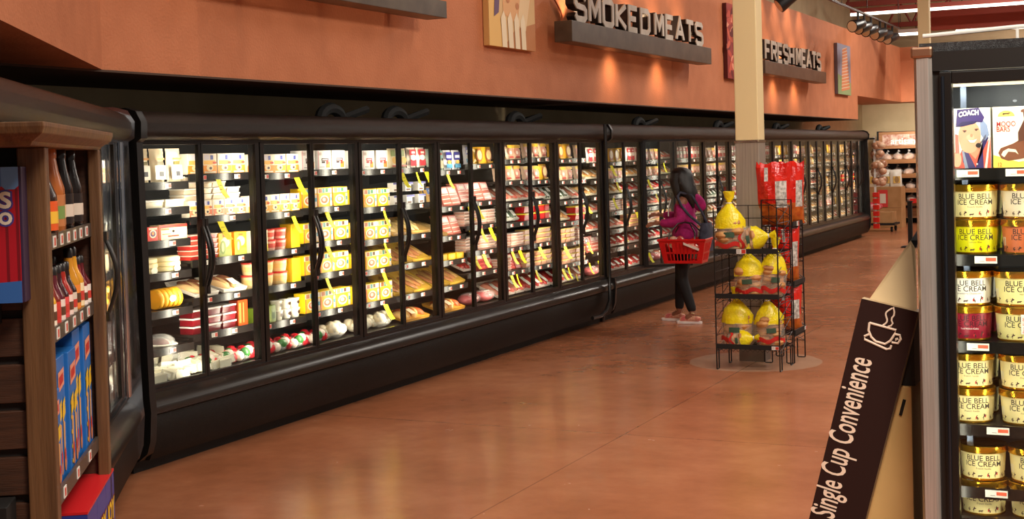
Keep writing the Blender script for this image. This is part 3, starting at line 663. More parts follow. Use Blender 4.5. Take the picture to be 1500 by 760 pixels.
KIND = {
 'cheese_bag': ('tall pale cheese bag with white label', 'cheese', lambda: p_pouch(.125, .20, .05, (250, 232, 196), [('q', .12, .08, .88, .5, (252, 246, 230)), ('q', .3, .52, .7, .62, (120, 110, 60)), ('q', .4, .18, .7, .32, (80, 80, 84)), ('q', .2, .66, .8, .72, (240, 170, 90))], lean=.04), .125),
 'orange_carton': ('orange and white lunch meat packet', 'food packet', lambda: p_orange(.138, .125, .06), .138),
 'orange_pack': ('orange and yellow sliced meat packet', 'food packet', lambda: p_orange(.108, .118, .06, (248, 172, 40)), .108),
 'pink_orange_pack': ('orange packet with pink meat window', 'food packet', lambda: p_orange(.105, .10, .06, (240, 130, 90)), .105),
 'white_box': ('white carton with dark print and orange corner', 'carton', lambda: p_white(.165, .135, .09), .165),
 'pink_box': ('white carton with red print and pink edge', 'carton', lambda: p_white(.165, .14, .09, (190, 70, 80)), .17),
 'lunch_box': ('yellow boxed lunch kit with round picture', 'lunch kit', lambda: p_lunch(.185, .135, .09), .185),
 'green_lunch_box': ('yellow boxed lunch kit with green stripe', 'lunch kit', lambda: p_lunch(.185, .135, .09, (60, 140, 90)), .185),
 'white_tray': ('flat white covered tray', 'tray', lambda: p_stack(.17, .15, .05, 1, [(228, 214, 186)], (246, 240, 226)), .18),
 'white_tray_stack': ('stacked pale plastic deli tubs', 'deli tub', lambda: p_stack(.125, .11, .075, 2, [(216, 196, 170)], (250, 240, 226)), .13),
 'red_square': ('small red packet with blue ring', 'food packet', lambda: p_carton(.085, .082, .05, (226, 70, 60), [('d', .5, .52, .36, .3, (250, 226, 200)), ('d', .5, .52, .26, .2, (90, 60, 120)), ('d', .5, .55, .14, .12, (240, 150, 70)), ('q', .08, .82, .92, .94, (250, 220, 190))]), .088),
 'long_red_box': ('wide cream and red carton', 'carton', lambda: p_carton(.25, .088, .07, (250, 220, 170), [('q', 0, .8, 1, 1, (210, 50, 40)), ('q', 0, 0, .06, 1, (214, 60, 40)), ('q', .3, .18, .7, .3, (210, 60, 50)), ('d', .5, .56, .05, .1, (50, 40, 36)), ('q', .1, .36, .4, .42, (230, 120, 60)), ('q', .06, .66, .35, .76, (236, 120, 60))]), .26),
 'pale_wheels': ('stack of pale cheese rounds', 'cheese', lambda: p_wheels(.095, .03, 3, (240, 224, 176)), .2),
 'yellow_block': ('yellow cheese block', 'cheese', lambda: p_carton(.12, .05, .08, (250, 196, 40), [('q', .2, .2, .8, .8, (252, 214, 90))], .3), .14),
 'yellow_wheels': ('stack of yellow cheese wheels', 'cheese', lambda: p_wheels(.092, .033, 4, (236, 170, 40)), .22),
 'standing_wheels': ('row of yellow cheese wheels standing on edge', 'cheese', lambda: p_wheels(.062, .035, 5, (238, 170, 36), True), .25),
 'domed_platter': ('round platter under a clear dome', 'platter', lambda: p_dome(), .22),
 'cup_stack_red': ('stack of white rimmed red fruit cups', 'fruit cup', lambda: p_stack(.125, .1, .15, 3, [(112, 14, 26), (140, 22, 34)], (240, 226, 220)), .13),
 'orange_cups': ('orange red wrapped pack', 'food packet', lambda: p_carton(.1, .16, .07, (206, 70, 26), [('q', .1, .1, .3, .9, (230, 110, 50)), ('q', .5, .1, .6, .9, (236, 120, 60))], .25), .11),
 'red_stack': ('stack of clear topped red meat tubs', 'meat tub', lambda: p_stack(.13, .1, .155, 5, [(196, 50, 44), (214, 90, 70)], (240, 206, 190)), .135),
 'green_yellow_box': ('yellow and green carton with avocado picture', 'carton', lambda: p_carton(.125, .145, .08, (248, 180, 40), [('q', 0, 0, 1, .3, (150, 160, 60)), ('d', .5, .6, .36, .22, (232, 224, 150)), ('d', .3, .4, .24, .3, (110, 130, 40)), ('d', .3, .4, .1, .2, (226, 220, 120)), ('q', .3, .84, .7, .94, (150, 90, 40))]), .13),
 'party_tray': ('clear topped meat and cheese party tray', 'party tray', lambda: p_tray(.24, .24, .05, (236, 226, 214), (176, 110, 80), 6, (250, 240, 226), (226, 186, 130), .3), .25),
 'red_lid_tub': ('cream tub with red lid', 'tub', lambda: p_tub(.062, .082, (246, 218, 160), (226, 60, 54), (250, 206, 130))    , .128),
 'small_red_tub': ('small pink and red spread tub', 'tub', lambda: p_tub(.05, .07, (244, 190, 170), (220, 56, 56), (226, 90, 80)), .104),
 'milk_carton': ('small white and yellow packet', 'food packet', lambda: p_carton(.085, .14, .05, (248, 240, 200), [('q', 0, 0, 1, .35, (230, 214, 90)), ('d', .5, .6, .28, .15, (240, 150, 120))]), .09),
 'white_cup': ('white yogurt style cup with brown dot', 'cup', lambda: p_cup(), .085),
 'green_pack': ('green vegetable pack', 'vegetable pack', lambda: p_carton(.1, .11, .07, (96, 118, 30), [('q', .1, .1, .5, .9, (130, 150, 50)), ('q', .6, .2, .9, .6, (60, 90, 30))], .3), .105),
 'yellow_case': ('plain yellow shelf carton', 'carton', lambda: p_carton(.1, .16, .09, (220, 190, 30), [('q', .1, .1, .2, .9, (190, 160, 30))]), .11),
 'radish_bag': ('clear bag of red and white produce', 'produce bag', lambda: p_bag(.2, .1, .14, 0, [(190, 30, 40), (236, 214, 200), (200, 40, 50), (60, 120, 60)], 16, 5, None), .2),
 'white_bag': ('plump white bag of tortillas', 'bag', lambda: p_bag(.22, .12, .15, 0, [(244, 232, 206), (238, 222, 190), (232, 210, 170)], 14, 6), .21),
 'wedge': ('white wrapped cheese wedge in the bottom pile', 'cheese', lambda: p_wedge(), .09),
 'paper_pack': ('folded white and blue packet on a sloped pusher', 'food packet', lambda: p_carton(.12, .07, .05, (240, 236, 232), [('q', 0, .8, 1, 1, (110, 110, 180)), ('q', .1, .1, .6, .3, (120, 90, 80)), ('q', .7, 0, 1, .75, (40, 36, 36))]), .15),
 'tan_tray': ('shallow tan tray of grated cheese', 'tray', lambda: p_tray(.3, .3, .035, (206, 160, 90), (226, 186, 120), 7, None, (236, 204, 140), .35), .29),
 'gold_board': ('gold edged cardboard tray', 'tray', lambda: p_tray(.28, .28, .02, (210, 164, 60), (196, 150, 90), 4, None, (170, 110, 70), .5), .29),
 'pizza_tray': ('long golden tray of snack rolls', 'tray', lambda: p_tray(.42, .2, .07, (226, 160, 60), (196, 96, 50), 8, (248, 226, 190), (236, 190, 120), .3), .40),
 'red_white_pouch': ('red and white printed pouch', 'pouch', lambda: p_pouch(.13, .16, .04, (246, 236, 220), [('q', .1, .62, .9, .9, (196, 40, 50)), ('q', .15, .1, .85, .4, (200, 50, 60)), ('d', .5, .5, .3, .14, (250, 240, 230)), ('q', .3, .7, .7, .8, (250, 230, 220))], lean=.06), .125),
 'green_pouch': ('cream pouch with green and yellow print', 'pouch', lambda: p_pouch(.13, .155, .04, (248, 232, 190), [('q', .1, .6, .6, .9, (140, 160, 70)), ('d', .5, .4, .3, .18, (238, 190, 80)), ('q', .15, .08, .8, .16, (190, 80, 60))], lean=.06), .125),
 'blue_pouch': ('white pouch with deep blue print', 'pouch', lambda: p_pouch(.13, .165, .035, (240, 236, 240), [('q', .1, .5, .9, .9, (40, 40, 140)), ('q', .2, .6, .8, .74, (240, 240, 250)), ('q', .1, .1, .9, .3, (80, 150, 190)), ('d', .5, .4, .24, .1, (240, 190, 90))], lean=.05), .125),
 'teal_pouch': ('pale teal hanging cheese packet', 'pouch', lambda: p_pouch(.12, .18, .03, (190, 206, 190), [('q', .1, .55, .9, .9, (140, 190, 190)), ('q', .15, .1, .85, .45, (236, 220, 180)), ('q', .3, .7, .8, .8, (226, 80, 60))], lean=.12), .11),
 'gold_pouch': ('gold printed sausage pouch', 'pouch', lambda: p_pouch(.18, .15, .045, (232, 176, 50), [('d', .5, .5, .34, .38, (170, 90, 50)), ('d', .5, .52, .24, .28, (240, 214, 150)), ('q', .3, .05, .9, .14, (200, 150, 30))], lean=.06), .165),
 'pink_pouch': ('pink and yellow ham slice pouch', 'pouch', lambda: p_pouch(.17, .14, .035, (240, 206, 176), [('d', .5, .5, .36, .3, (226, 150, 130)), ('q', .1, .75, .9, .95, (238, 190, 60)), ('q', .2, .1, .7, .22, (180, 50, 44)), ('d', .4, .45, .14, .12, (250, 226, 210))], lean=.15), .15),
 'bacon_pack': ('flat vacuum pack of striped bacon', 'bacon', lambda: p_vac(.16, .18, .018, (206, 110, 96), (244, 214, 200), (236, 190, 190)), .12),
 'red_vac': ('dark red vacuum packed sausage', 'sausage', lambda: p_vac(.15, .16, .03, (150, 34, 32), (196, 80, 70), (236, 206, 190)), .13),
 'blue_pack': ('orange meat packet with blue corner', 'food packet', lambda: p_vac(.18, .19, .02, (236, 190, 110), (226, 130, 80), (80, 120, 190)), .17),
 'pink_stack': ('stack of pink lunch meat tubs with yellow bands', 'meat tub', lambda: p_stack(.105, .1, .14, 3, [(206, 150, 124), (196, 136, 112)], (236, 200, 110)), .11),
 'grey_stack': ('stack of clear topped pale ham packs', 'meat tub', lambda: p_stack(.14, .1, .125, 5, [(190, 140, 124), (214, 170, 150)], (226, 206, 196)), .145),
 'red_pair': ('stacked bright red meat tubs', 'meat tub', lambda: p_stack(.1, .1, .15, 2, [(206, 26, 26), (190, 20, 24)], (240, 206, 60)), .105),
 'meat_tray': ('tilted tray of pink meat with white label', 'meat tray', lambda: p_tray(.19, .2, .055, (236, 220, 206), (206, 100, 84), 4, (246, 238, 228), (220, 140, 116), .4, 3), .17),
 'red_tray': ('tilted tray of dark red meat with white label', 'meat tray', lambda: p_tray(.19, .2, .06, (230, 214, 204), (168, 26, 30), 4, (246, 238, 228), (190, 50, 46), .4, 4), .17),
 'tan_meat_tray': ('tilted tray of tan breaded meat', 'meat tray', lambda: p_tray(.19, .2, .055, (236, 220, 190), (206, 150, 90), 5, (248, 242, 224), (226, 180, 120), .4, 5), .17),
 'hotdog_pack': ('white topped pack of small sausages', 'sausage', lambda: p_tray(.13, .15, .05, (240, 236, 226), (190, 120, 60), 3, (240, 240, 236), (90, 110, 90), .6, 7), .12),
 'ham_log': ('pink whole ham in clear wrap', 'ham', lambda: p_log((214, 112, 112)), .24),
 'red_log': ('dark red wrapped roast', 'roast', lambda: p_log((150, 30, 36)), .24),
}
def p_dome():
    b = MB(); b.lathe([(.1, 0), (.105, .006), (.1, .01)], M((226, 220, 206), .3), (-.1, 0, 0), 20); b.ball((-.1, 0, .012), .07, .07, .03, M((110, 26, 22), .3), 12, 6)
    b.ball((-.1, 0, .015), .09, .09, .055, FILMC, 16, 8); return b
def p_cup():
    b = MB(); c = (-.04, 0, 0); b.lathe([(.03, 0), (.032, .002), (.038, .055)], M((248, 240, 224), .4), c, 14); b.lathe([(.041, .055), (.041, .062), (.038, .064)], M((244, 236, 220), .3), c, 14)
    b.disc((.0002, 0, .035), .014, .012, M((70, 46, 34), .4)); return b
def p_wedge():
    b = MB(); b.prism([(-.09, 0), (0, -.03), (0, .03)], 'z', 0, .04, M((250, 242, 214), .22)); b.prism([(-.094, 0), (.004, -.033), (.004, .033)], 'z', .002, .038, FILMC)
    b.face([(.0046, -.02, .01), (.0046, .02, .01), (.0046, .02, .03), (.0046, -.02, .03)], M((255, 252, 240), .4)); return b
def p_log(c):
    b = MB(); b.ball((-.1, 0, .05), .09, .12, .05, M(c, .2), 14, 9); b.ball((-.1, .02, .055), .094, .125, .052, FILMC, 14, 9)
    b.face([(-.02, -.04, .055), (-.02, .05, .055), (-.07, .05, .1), (-.07, -.04, .1)], M((246, 232, 222), .35)); return b
PROTO = {}; LABELS = {}; NPROD = [0]
SNAKE = {}
def kindname(k): return KIND[k][1].replace(' ', '_')
def put_product(kind, parent_mat, x, y, z, label, group, jit=.02, rz=0.0, scale=1.0, rx=0.0):
    if kind not in PROTO:
        o = KIND[kind][2]().build(kindname(kind), smooth=True); PROTO[kind] = o
    else: o = PROTO[kind].copy(); COL.objects.link(o)
    T = parent_mat @ Matrix.Translation((x+random.uniform(-.008, 0), y, z)) @ Matrix.Rotation(rz+random.uniform(-jit, jit), 4, 'Z')
    if rx: T = T @ Matrix.Rotation(rx, 4, 'X')
    if scale != 1: T = T @ Matrix.Scale(scale, 4)
    o.matrix_world = T; tag(o, label, KIND[kind][1], group); NPROD[0] += 1
    return o
def shelfrow(PM, y0, y1, z, kinds, where, front=-.275, stack=None, zoff=.021, scale=1.0):
    """fill y0..y1 with blocks of kinds; kinds = [(kind, weight, stack)]"""
    tot = sum(k[1] for k in kinds); y = y0+.012; W = y1-y0-.024
    for kd in kinds:
        kind, wt = kd[0], kd[1]; st = kd[2] if len(kd) > 2 else 1
        w_ = KIND[kind][3]*scale; seg = W*wt/tot; n = max(1, int(seg/w_+.15)); step = seg/n
        desc = KIND[kind][0]; lab = desc+', '+where; grp = None
        if n*st > 1: grp = lab
        hgt = {'red_lid_tub': .084, 'small_red_tub': .072, 'white_cup': .066, 'bacon_pack': .02}.get(kind, .1)
        for i in range(n):
            for s in range(st):
                if kind in ('meat_tray', 'red_tray', 'tan_meat_tray', 'hotdog_pack'):
                    zz = z+zoff+.01+s*.03; xx = front-.05-s*.05
                elif kind in ('bacon_pack', 'red_vac', 'blue_pack'):
                    zz = z+zoff; xx = front-.02-s*.035
                else: zz = z+zoff+s*hgt*scale; xx = front
                if kind in ('tan_tray', 'gold_board', 'pizza_tray', 'party_tray', 'meat_tray', 'red_tray', 'tan_meat_tray', 'hotdog_pack'):
                    D = {'tan_tray': (.3, .35), 'gold_board': (.28, .5), 'pizza_tray': (.2, .3), 'party_tray': (.24, .3), 'hotdog_pack': (.15, .6)}.get(kind, (.2, .4))
                put_product(kind, PM, xx, y+step*(i+.5)+random.uniform(-.1, .1)*max(0, step-w_), zz, lab, grp, scale=scale)
        y += seg
# tray tilt rotates about the front edge; rotation (tilt) lifts the back edge
DN = ['first', 'second', 'third', 'fourth', 'fifth', 'sixth', 'seventh', 'eighth', 'ninth', 'tenth', 'eleventh', 'twelfth']
SH = ['top shelf', 'second shelf', 'third shelf', 'fourth shelf', 'fifth shelf', 'sixth shelf', 'bottom deck']
PLAN = [
 [[('cheese_bag', 1)], [('white_tray', 1)], [('red_square', .55), ('long_red_box', .4)], [('yellow_block', .25), ('pale_wheels', .6)], [('yellow_wheels', .45), ('standing_wheels', .5)], [('domed_platter', .5)], []],
 [[('orange_carton', 1)], [('pink_orange_pack', 1)], [('red_stack', .45), ('green_yellow_box', .5)], [('party_tray', 1)], [('cup_stack_red', .75), ('orange_cups', .25)], [('radish_bag', 1)]],
 [[('orange_carton', 1)], [('orange_pack', 1)], [('milk_carton', .32), ('small_red_tub', .4, 2), ('yellow_case', .2)], [('red_lid_tub', .8, 2), ('yellow_case', .2)], [('green_pack', .45), ('white_cup', .5, 2)], [('radish_bag', 1)]],
 [[('white_box', 1)], [('green_lunch_box', 1)], [('lunch_box', 1)], [('lunch_box', 1)], [('lunch_box', 1)], [('radish_bag', .4), ('white_bag', .6)]],
 [[('pink_box', 1)], [('green_lunch_box', 1)], [('lunch_box', 1)], [('lunch_box', 1)], [('lunch_box', 1)], [('white_bag', 1)]],
 [[('green_pouch', .5), ('red_white_pouch', .5)], [('paper_pack', 1, 2)], [('tan_tray', 1)], [('gold_board', 1)], [('gold_board', 1)], [('pizza_tray', 1)]],
 [[('teal_pouch', .5), ('blue_pouch', .5)], [('blue_pack', .5, 2), ('bacon_pack', .5, 3)], [('tan_tray', .5), ('bacon_pack', .5, 3)], [('yellow_block', 1)], [('gold_board', 1)], [('pizza_tray', 1)]],
 [[('blue_pouch', .4), ('gold_pouch', .6)], [('bacon_pack', 1, 3)], [('grey_stack', 1)], [('grey_stack', 1)], [('red_tray', .5, 2), ('red_vac', .5, 2)], [('ham_log', 1)]],
 [[('gold_pouch', .5), ('pink_pouch', .5)], [('pink_pouch', 1)], [('meat_tray', 1, 2)], [('hotdog_pack', 1, 2)], [('grey_stack', 1)], [('grey_stack', .5), ('red_vac', .5, 2)], [('meat_tray', 1, 2)]],
 [[('pink_pouch', 1)], [('pink_pouch', .7), ('gold_pouch', .3)], [('meat_tray', 1, 2)], [('red_pair', 1)], [('pink_stack', 1)], [('pink_stack', 1)], [('red_tray', 1, 2)]],
 [[('gold_pouch', 1)], [('gold_pouch', .5), ('pink_pouch', .5)], [('hotdog_pack', 1, 2)], [('tan_meat_tray', 1, 2)], [('pink_stack', 1)], [('pink_stack', 1)], [('red_tray', 1, 2)]],
 [[('pink_pouch', 1)], [('pink_pouch', 1)], [('meat_tray', 1, 2)], [('red_pair', 1)], [('grey_stack', 1)], [('pink_stack', 1)], [('meat_tray', 1, 2)]],
]
M1 = Matrix.Translation((CX, C1Y, 0))
for k, plan in enumerate(PLAN):
    for s, kinds in enumerate(plan):
        z = BAYZ[k][s]; nm = 'bottom deck' if z < .5 else SH[s]
        if not kinds: continue
        where = '%s, %s bay, near long cooler' % (nm, DN[k])
        shelfrow(M1, bay_y(k), bay_y(k+1), z, kinds, where, front=(-.275 if z > .5 else -.24), zoff=(.021 if z > .5 else 0))
# pale tubs stacked behind the second section's orange packets
for i in range(4):
    for s in range(2 if i < 3 else 1):
        put_product('white_tray_stack', M1, -.29, bay_y(1)+.06+i*.14, 1.37+.02+.102 if s == 0 else 1.37+.02+.102+.076, 'pale deli tub stacked above the orange packets, second bay, near long cooler', 'pale deli tubs on the orange packets')
# wrapped wedges heaped on the first bottom deck
rnd = random.Random(5)
for i in range(58):
    row = i//15; t = (i % 15)/14
    put_product('wedge', M1, -.235-.085*row+rnd.uniform(-.02, .02), .06+.94*t+rnd.uniform(-.02, .02), .452+.03*row+rnd.uniform(0, .02), 'white wrapped cheese wedge heaped on the bottom deck at the left end', 'white cheese wedges heaped on the bottom deck', jit=3.0, rx=rnd.uniform(-.35, .35), scale=1.25)
# second long case
R2 = [
 ['pink_pouch', 'gold_pouch', 'meat_tray', 'red_white_pouch'], ['pink_pouch', 'hotdog_pack', 'meat_tray', 'tan_meat_tray'], ['meat_tray', 'tan_meat_tray', 'red_tray'],
 ['hotdog_pack', 'meat_tray', 'grey_stack', 'red_pair'], ['meat_tray', 'tan_meat_tray', 'pink_stack'], ['red_tray', 'meat_tray', 'bacon_pack'], ['red_tray', 'tan_meat_tray', 'meat_tray', 'ham_log']]
M2 = Matrix.Translation((CX, C2Y, 0)); rnd = random.Random(11)
for k in range(24):
    for s, z in enumerate(Z7):
        far = k > 13; zz = .45 if s == 6 else z
        kind = rnd.choice(R2[s])
        if k > 16 and rnd.random() < .5: kind = rnd.choice(['tan_meat_tray', 'gold_pouch', 'tan_meat_tray'])
        nm = 'bottom deck' if s == 6 else SH[s]
        where = '%s, %s bay, far long cooler' % (nm, ORD[k])
        sc = 1.0 if kind in ('pink_pouch', 'gold_pouch', 'red_white_pouch') and s == 0 else (.82 if kind in ('pink_pouch', 'gold_pouch', 'red_white_pouch') else 1)
        shelfrow(M2, k*B2, (k+1)*B2, zz, [(kind, 1, 1)], where, front=(-.275 if s < 6 else -.24), zoff=(.021 if s < 6 else 0), scale=sc)
# angled case: what shows between the endcap and the chrome post
M3 = Matrix.Translation(WO) @ Matrix.Rotation(RZ, 4, 'Z')
W3 = [(['orange_carton', 1.60], ['white_tray', 1.34], ['long_red_box', 1.12], ['yellow_wheels', .9], ['domed_platter', .66], ['white_bag', .445])]
for k in (3, 4, 5):
    for s, (kind, z) in enumerate(W3[0]):
        nm = 'bottom deck' if z < .5 else SH[s]
        shelfrow(M3, k*WL/6, (k+1)*WL/6-(.1 if k == 5 else 0), z, [(kind, 1)], '%s, %s bay, angled cooler' % (nm, ('fourth', 'fifth', 'last')[k-3]), front=(-.168 if z > .5 else -.16), zoff=(.021 if z > .5 else 0))
# yellow price flags clipped to the rails
FL = [(319,260),(322,320),(368,315),(434,256),(429,309),(478,308),(479,358),(478,405),(516,354),(518,409),(520,450),(515,310),(562,302),(563,349),(561,393),(564,440),(588,250),(610,249),(624,248),(655,246),(686,293),(698,292),(705,351),(718,349),(728,346),(689,352),(695,387),(708,380),(750,372),(761,369),(790,365),(749,413),(757,414),(785,397),(813,397),(827,357),(848,354),(861,352),(832,386),(847,383),(863,381),(877,385),(844,402),(824,393),(858,280)]
FL2 = [(895,238),(903,260),(912,260),(898,288),(914,285),(932,309),(914,338),(949,260),(961,285),(963,238),(972,236),(950,370)]
fb = MB(); ym = M((250, 236, 30), .5); pts = [(0, 0), (.004, -.03), (.010, -.06), (.02, -.09), (.034, -.115)]
for i in range(4):
    (x0, z0), (x1, z1) = pts[i], pts[i+1]; s0 = -.022+.012*i; s1 = s0+.012
    fb.face([(x0, s0, z0), (x0, s0+.048, z0), (x1, s1+.048, z1), (x1, s1, z1)], ym)
for zc in (-.035, -.06, -.08): fb.face([(.0165, -.005, zc-.004), (.0165, .022, zc-.004), (.0165, .022, zc), (.0165, -.005, zc)], M((170, 150, 20), .6))
fl0 = fb.build('price_flag'); so = fl0.modifiers.new('thick', 'SOLIDIFY'); so.thickness = .0015
for i, (px, py) in enumerate(FL+FL2):
    p = onX(px, py, CX-.25); o = fl0 if i == 0 else fl0.copy()
    if i: COL.objects.link(o)
    o.location = p; o.rotation_euler = (0, 0, random.uniform(-.25, .35)); z = p.z; far = i >= len(FL)
    bay = int((p.y-C1Y-.08)/BAY) if not far else int((p.y-C2Y)/B2); bay = max(0, min(bay, 11 if not far else 23))
    zs = BAYZ[bay] if not far else Z7; s = min(range(len(zs)), key=lambda j: abs(zs[j]-z))
    o.location.z = zs[s]-.015 if zs[s] > .5 else z
    lab = 'yellow paper price flag under the %s, %s bay, %s cooler' % (SH[s] if zs[s] > .5 else 'bottom deck', ORD[bay], 'near long' if not far else 'far long')
    tag(o, lab, 'price flag', lab)
# ================================================================== COLUMN-SIDE RACKS
def skin(name, verts, edges, radii, mat, parent=None, root=0, sub=2, loc=None):
    me = bpy.data.meshes.new(name); me.from_pydata([tuple(v) for v in verts], edges, []); me.update()
    o = bpy.data.objects.new(name, me); COL.objects.link(o); me.materials.append(mat)
    if parent: o.parent = parent
    if loc is not None: o.location = loc
    sk = o.modifiers.new('skin', 'SKIN'); sk.use_smooth_shade = True; sk.branch_smoothing = .6
    if not me.skin_vertices: me.attributes.new('x', 'FLOAT', 'POINT')
    for i, d in enumerate(me.skin_vertices[0].data):
        r = radii[i]; d.radius = (r, r) if isinstance(r, (int, float)) else r; d.use_root = (i == root)
    sb = o.modifiers.new('sub', 'SUBSURF'); sb.levels = sub; sb.render_levels = sub
    return o
def wire_rack(loc, w, d, zs, ztop, label, rz=0, rows=None):
    """wire display rack, front along -y; local x -w/2..w/2, y 0..d"""
    r = empty('wire_rack', loc, rz, label, 'display rack'); h = w/2
    for sx in (-h, h):
        b = MB()
        for y in (0, d): b.tube([(sx, y, .12), (sx, y, ztop)], .0055, WIRE, 6)
        n = 9; 
        for i in range(n+1): z = .14+(ztop-.14)*i/n; b.tube([(sx, 0, z), (sx, d, z)], .003, WIRE, 5)
        for i in range(n): z = .14+(ztop-.14)*i/n; z2 = .14+(ztop-.14)*(i+1)/n; b.tube([(sx, 0, z), (sx, d, z2)], .003, WIRE, 5)
        b.tube([(sx, d/2, .14), (sx, d/2, ztop)], .003, WIRE, 5)
        b.build('side_frame', r)
        for y in (0, d):
            l = MB(); s = 1 if y == 0 else -1
            l.tube([(sx, y, .16), (sx, y, .008), (sx, y+.012*s, .002), (sx, y+.05*s, .002), (sx, y+.062*s, .008), (sx, y+.062*s, .16)], .0055, WIRE, 6); l.build('leg', r)
    b = MB()
    for i in range(12): z = .15+(ztop-.15)*i/11; b.tube([(-h, d, z), (h, d, z)], .003, WIRE, 5)
    for x in (-h/3, h/3): b.tube([(x, d, .14), (x, d, ztop)], .0035, WIRE, 5)
    b.build('back_grid', r)
    for k, z in enumerate(zs):
        b = MB()
        for i in range(9): y = d*i/8; b.tube([(-h, y, z), (h, y, z)], .003, WIRE, 5)
        for i in range(14): x = -h+w*i/13; b.tube([(x, 0, z-.004), (x, d, z-.004)], .0025, WIRE, 5)
        for i in range(13): x = -h+w*i/13; b.tube([(x, -.002, z-.004), (x+w/26, -.002, z-.025), (x+w/13, -.002, z-.004)], .002, WIRE, 4)
        o = b.build('shelf', r)
        c = MB(); c.box(-h, -.014, z-.004, h, -.006, z+.034, BLACKM); c.build('price_channel', o)
        if k == len(zs)-1: price_label(o, (0, 0, 0), 'rack', 1.35).matrix_basis = Matrix.Translation((-.03, -.015, z+.014)) @ Matrix.Rotation(-PI/2, 4, 'Z')
        if k == 0: price_label(o, (0, 0, 0), 'rackyellow').matrix_basis = Matrix.Translation((h-.03, -.015, z+.014)) @ Matrix.Rotation(-PI/2, 4, 'Z')
    return r
RY = 10.27; zr = lambda py: onY(1090, py, RY).z
zs_ = [zr(507)-.02, zr(433)-.02, zr(367)-.02]
PRICE['rackyellow'] = None; PRICE.pop('rackyellow')
wire_rack((-2.905, RY, 0), .50, .40, zs_, zr(304), 'black wire rack of yellow bread bags in front of the steel clad column')
wire_rack((-2.65, 10.885, 0), .36, .24, [zr(495)-.02, zr(425), zr(336)], zr(300)+.02, 'black wire rack of red snack bags just right of the column', rz=math.radians(90))
BUN = noisy('bun_crust', (176, 112, 58), (214, 160, 98), 12, .6); BAGC = film('bread_bag_film', (246, 236, 214), .80, .12)
YEL = noisy('yellow_bag_film', (236, 208, 10), (250, 230, 40), 14, .25, .5); REDP = M((200, 40, 34), .35)
def bread_bag(label, loc, w, h, lean=(0, 0), rz=0, lying=False, seed=0, group=None, tail=.3):
    r = empty('bread_bag', loc, rz, label, 'bread bag', group); rnd = random.Random(seed)
    T = Matrix.Rotation(lean[0], 4, 'Y') @ Matrix.Rotation(lean[1], 4, 'X')
    if lying: T = Matrix.Translation((0, 0, w*.30)) @ Matrix.Rotation(PI/2*.9, 4, 'Y')
    hb = h*.55
    b = MB()
    for k in range(14):
        b.ball(T @ Vector(((-.22, .22)[k % 2]*w*rnd.uniform(.6, 1), rnd.uniform(-.16, .16)*w, hb*(.14+.74*(k//2)/6))), w*.25, w*.26, w*.16, BUN, 10, 6, T.to_3x3().to_4x4())
    b.build('buns', r, True)
    def blob(prof, mat, name, n=18, wr=.05, sy=.72):
        q = MB(); vs = []; fs = []
        for i, (rr, z) in enumerate(prof):
            for j in range(n):
                a = 2*PI*j/n; k = 1+wr*math.sin(a*5+seed+z*30)+wr*.7*math.sin(a*8+z*60+seed)
                vs.append(T @ Vector((rr*k*math.cos(a), rr*k*sy*math.sin(a), z)))
        for i in range(len(prof)-1):
            for j in range(n): fs.append((i*n+j, i*n+(j+1) % n, (i+1)*n+(j+1) % n, (i+1)*n+j))
        q.add(vs, fs, mat); return q.build(name, r, True)
    w2 = w/2
    blob([(.02, 0), (w2*.85, .004), (w2, .03), (w2*1.02, hb*.5), (w2*.98, hb*.75)], BAGC, 'clear_wrap')
    blob([(w2*.99, hb*.72), (w2*.93, hb*.95), (w2*.72, hb*1.15), (w2*.40, hb*1.33), (w2*.17, h*.80), (w2*.13, h*.82), (w2*.28, h*.9), (w2*.36, h)], YEL, 'yellow_top', wr=.07)
    q = MB(); vs = []; n = 12
    for j in range(n+1):
        a = -PI*.85+PI*.7*j/n; rr = w2*1.05
        for z in (hb*.16, hb*.30): vs.append(T @ Vector((rr*math.cos(a), rr*.72*math.sin(a)-.004, z+.012*math.sin(j))))
    q.add(vs, [(2*j, 2*j+2, 2*j+3, 2*j+1) for j in range(n)], REDP)
    vs = []
    for j in range(5):
        a = -PI*.60+PI*.2*j/4; rr = w2*1.06
        for z in (hb*.46, hb*.62): vs.append(T @ Vector((rr*math.cos(a), rr*.72*math.sin(a)-.005, z)))
    q.add(vs, [(2*j, 2*j+2, 2*j+3, 2*j+1) for j in range(4)], M((60, 90, 70), .4)); q.build('printed_band', r)
    q = MB(); q.tube([T @ Vector((w2*.16*math.cos(a*PI/4), w2*.12*math.sin(a*PI/4), h*.81)) for a in range(8)], .004, M((240, 240, 240), .5), 5, True); q.build('tie', r)
    return r
def rk(px, py, dy=.12):
    p = onY(px, py, RY+dy); return (p.x, p.y, p.z)
A = rk(1070, 363); bread_bag('upright yellow topped bread bag at the left of the top rack shelf', (A[0], A[1], zs_[2]+.006), .25, .47, (0, .05), .2, seed=1)
A = rk(1098, 358, .1); bread_bag('yellow ended bread bag lying on its side at the right of the top rack shelf', (A[0]-.10, A[1]+.02, zs_[2]+.03), .19, .30, lying=True, seed=2, rz=.15)
A = rk(1060, 360, .28); bread_bag('clear bread bag lying low behind the upright one on the top rack shelf', (A[0]-.05, A[1], zs_[2]+.01), .15, .26, lying=True, seed=3)
A = rk(1101, 430); bread_bag('tied yellow bread bag at the left of the middle rack shelf', (A[0], A[1], zs_[1]+.006), .245, .42, (-.06, .05), seed=4)
A = rk(1134, 430, .14); bread_bag('tall yellow bread bag at the right of the middle rack shelf', (A[0]-.02, A[1], zs_[1]+.006), .21, .46, (.08, .05), .5, seed=5)
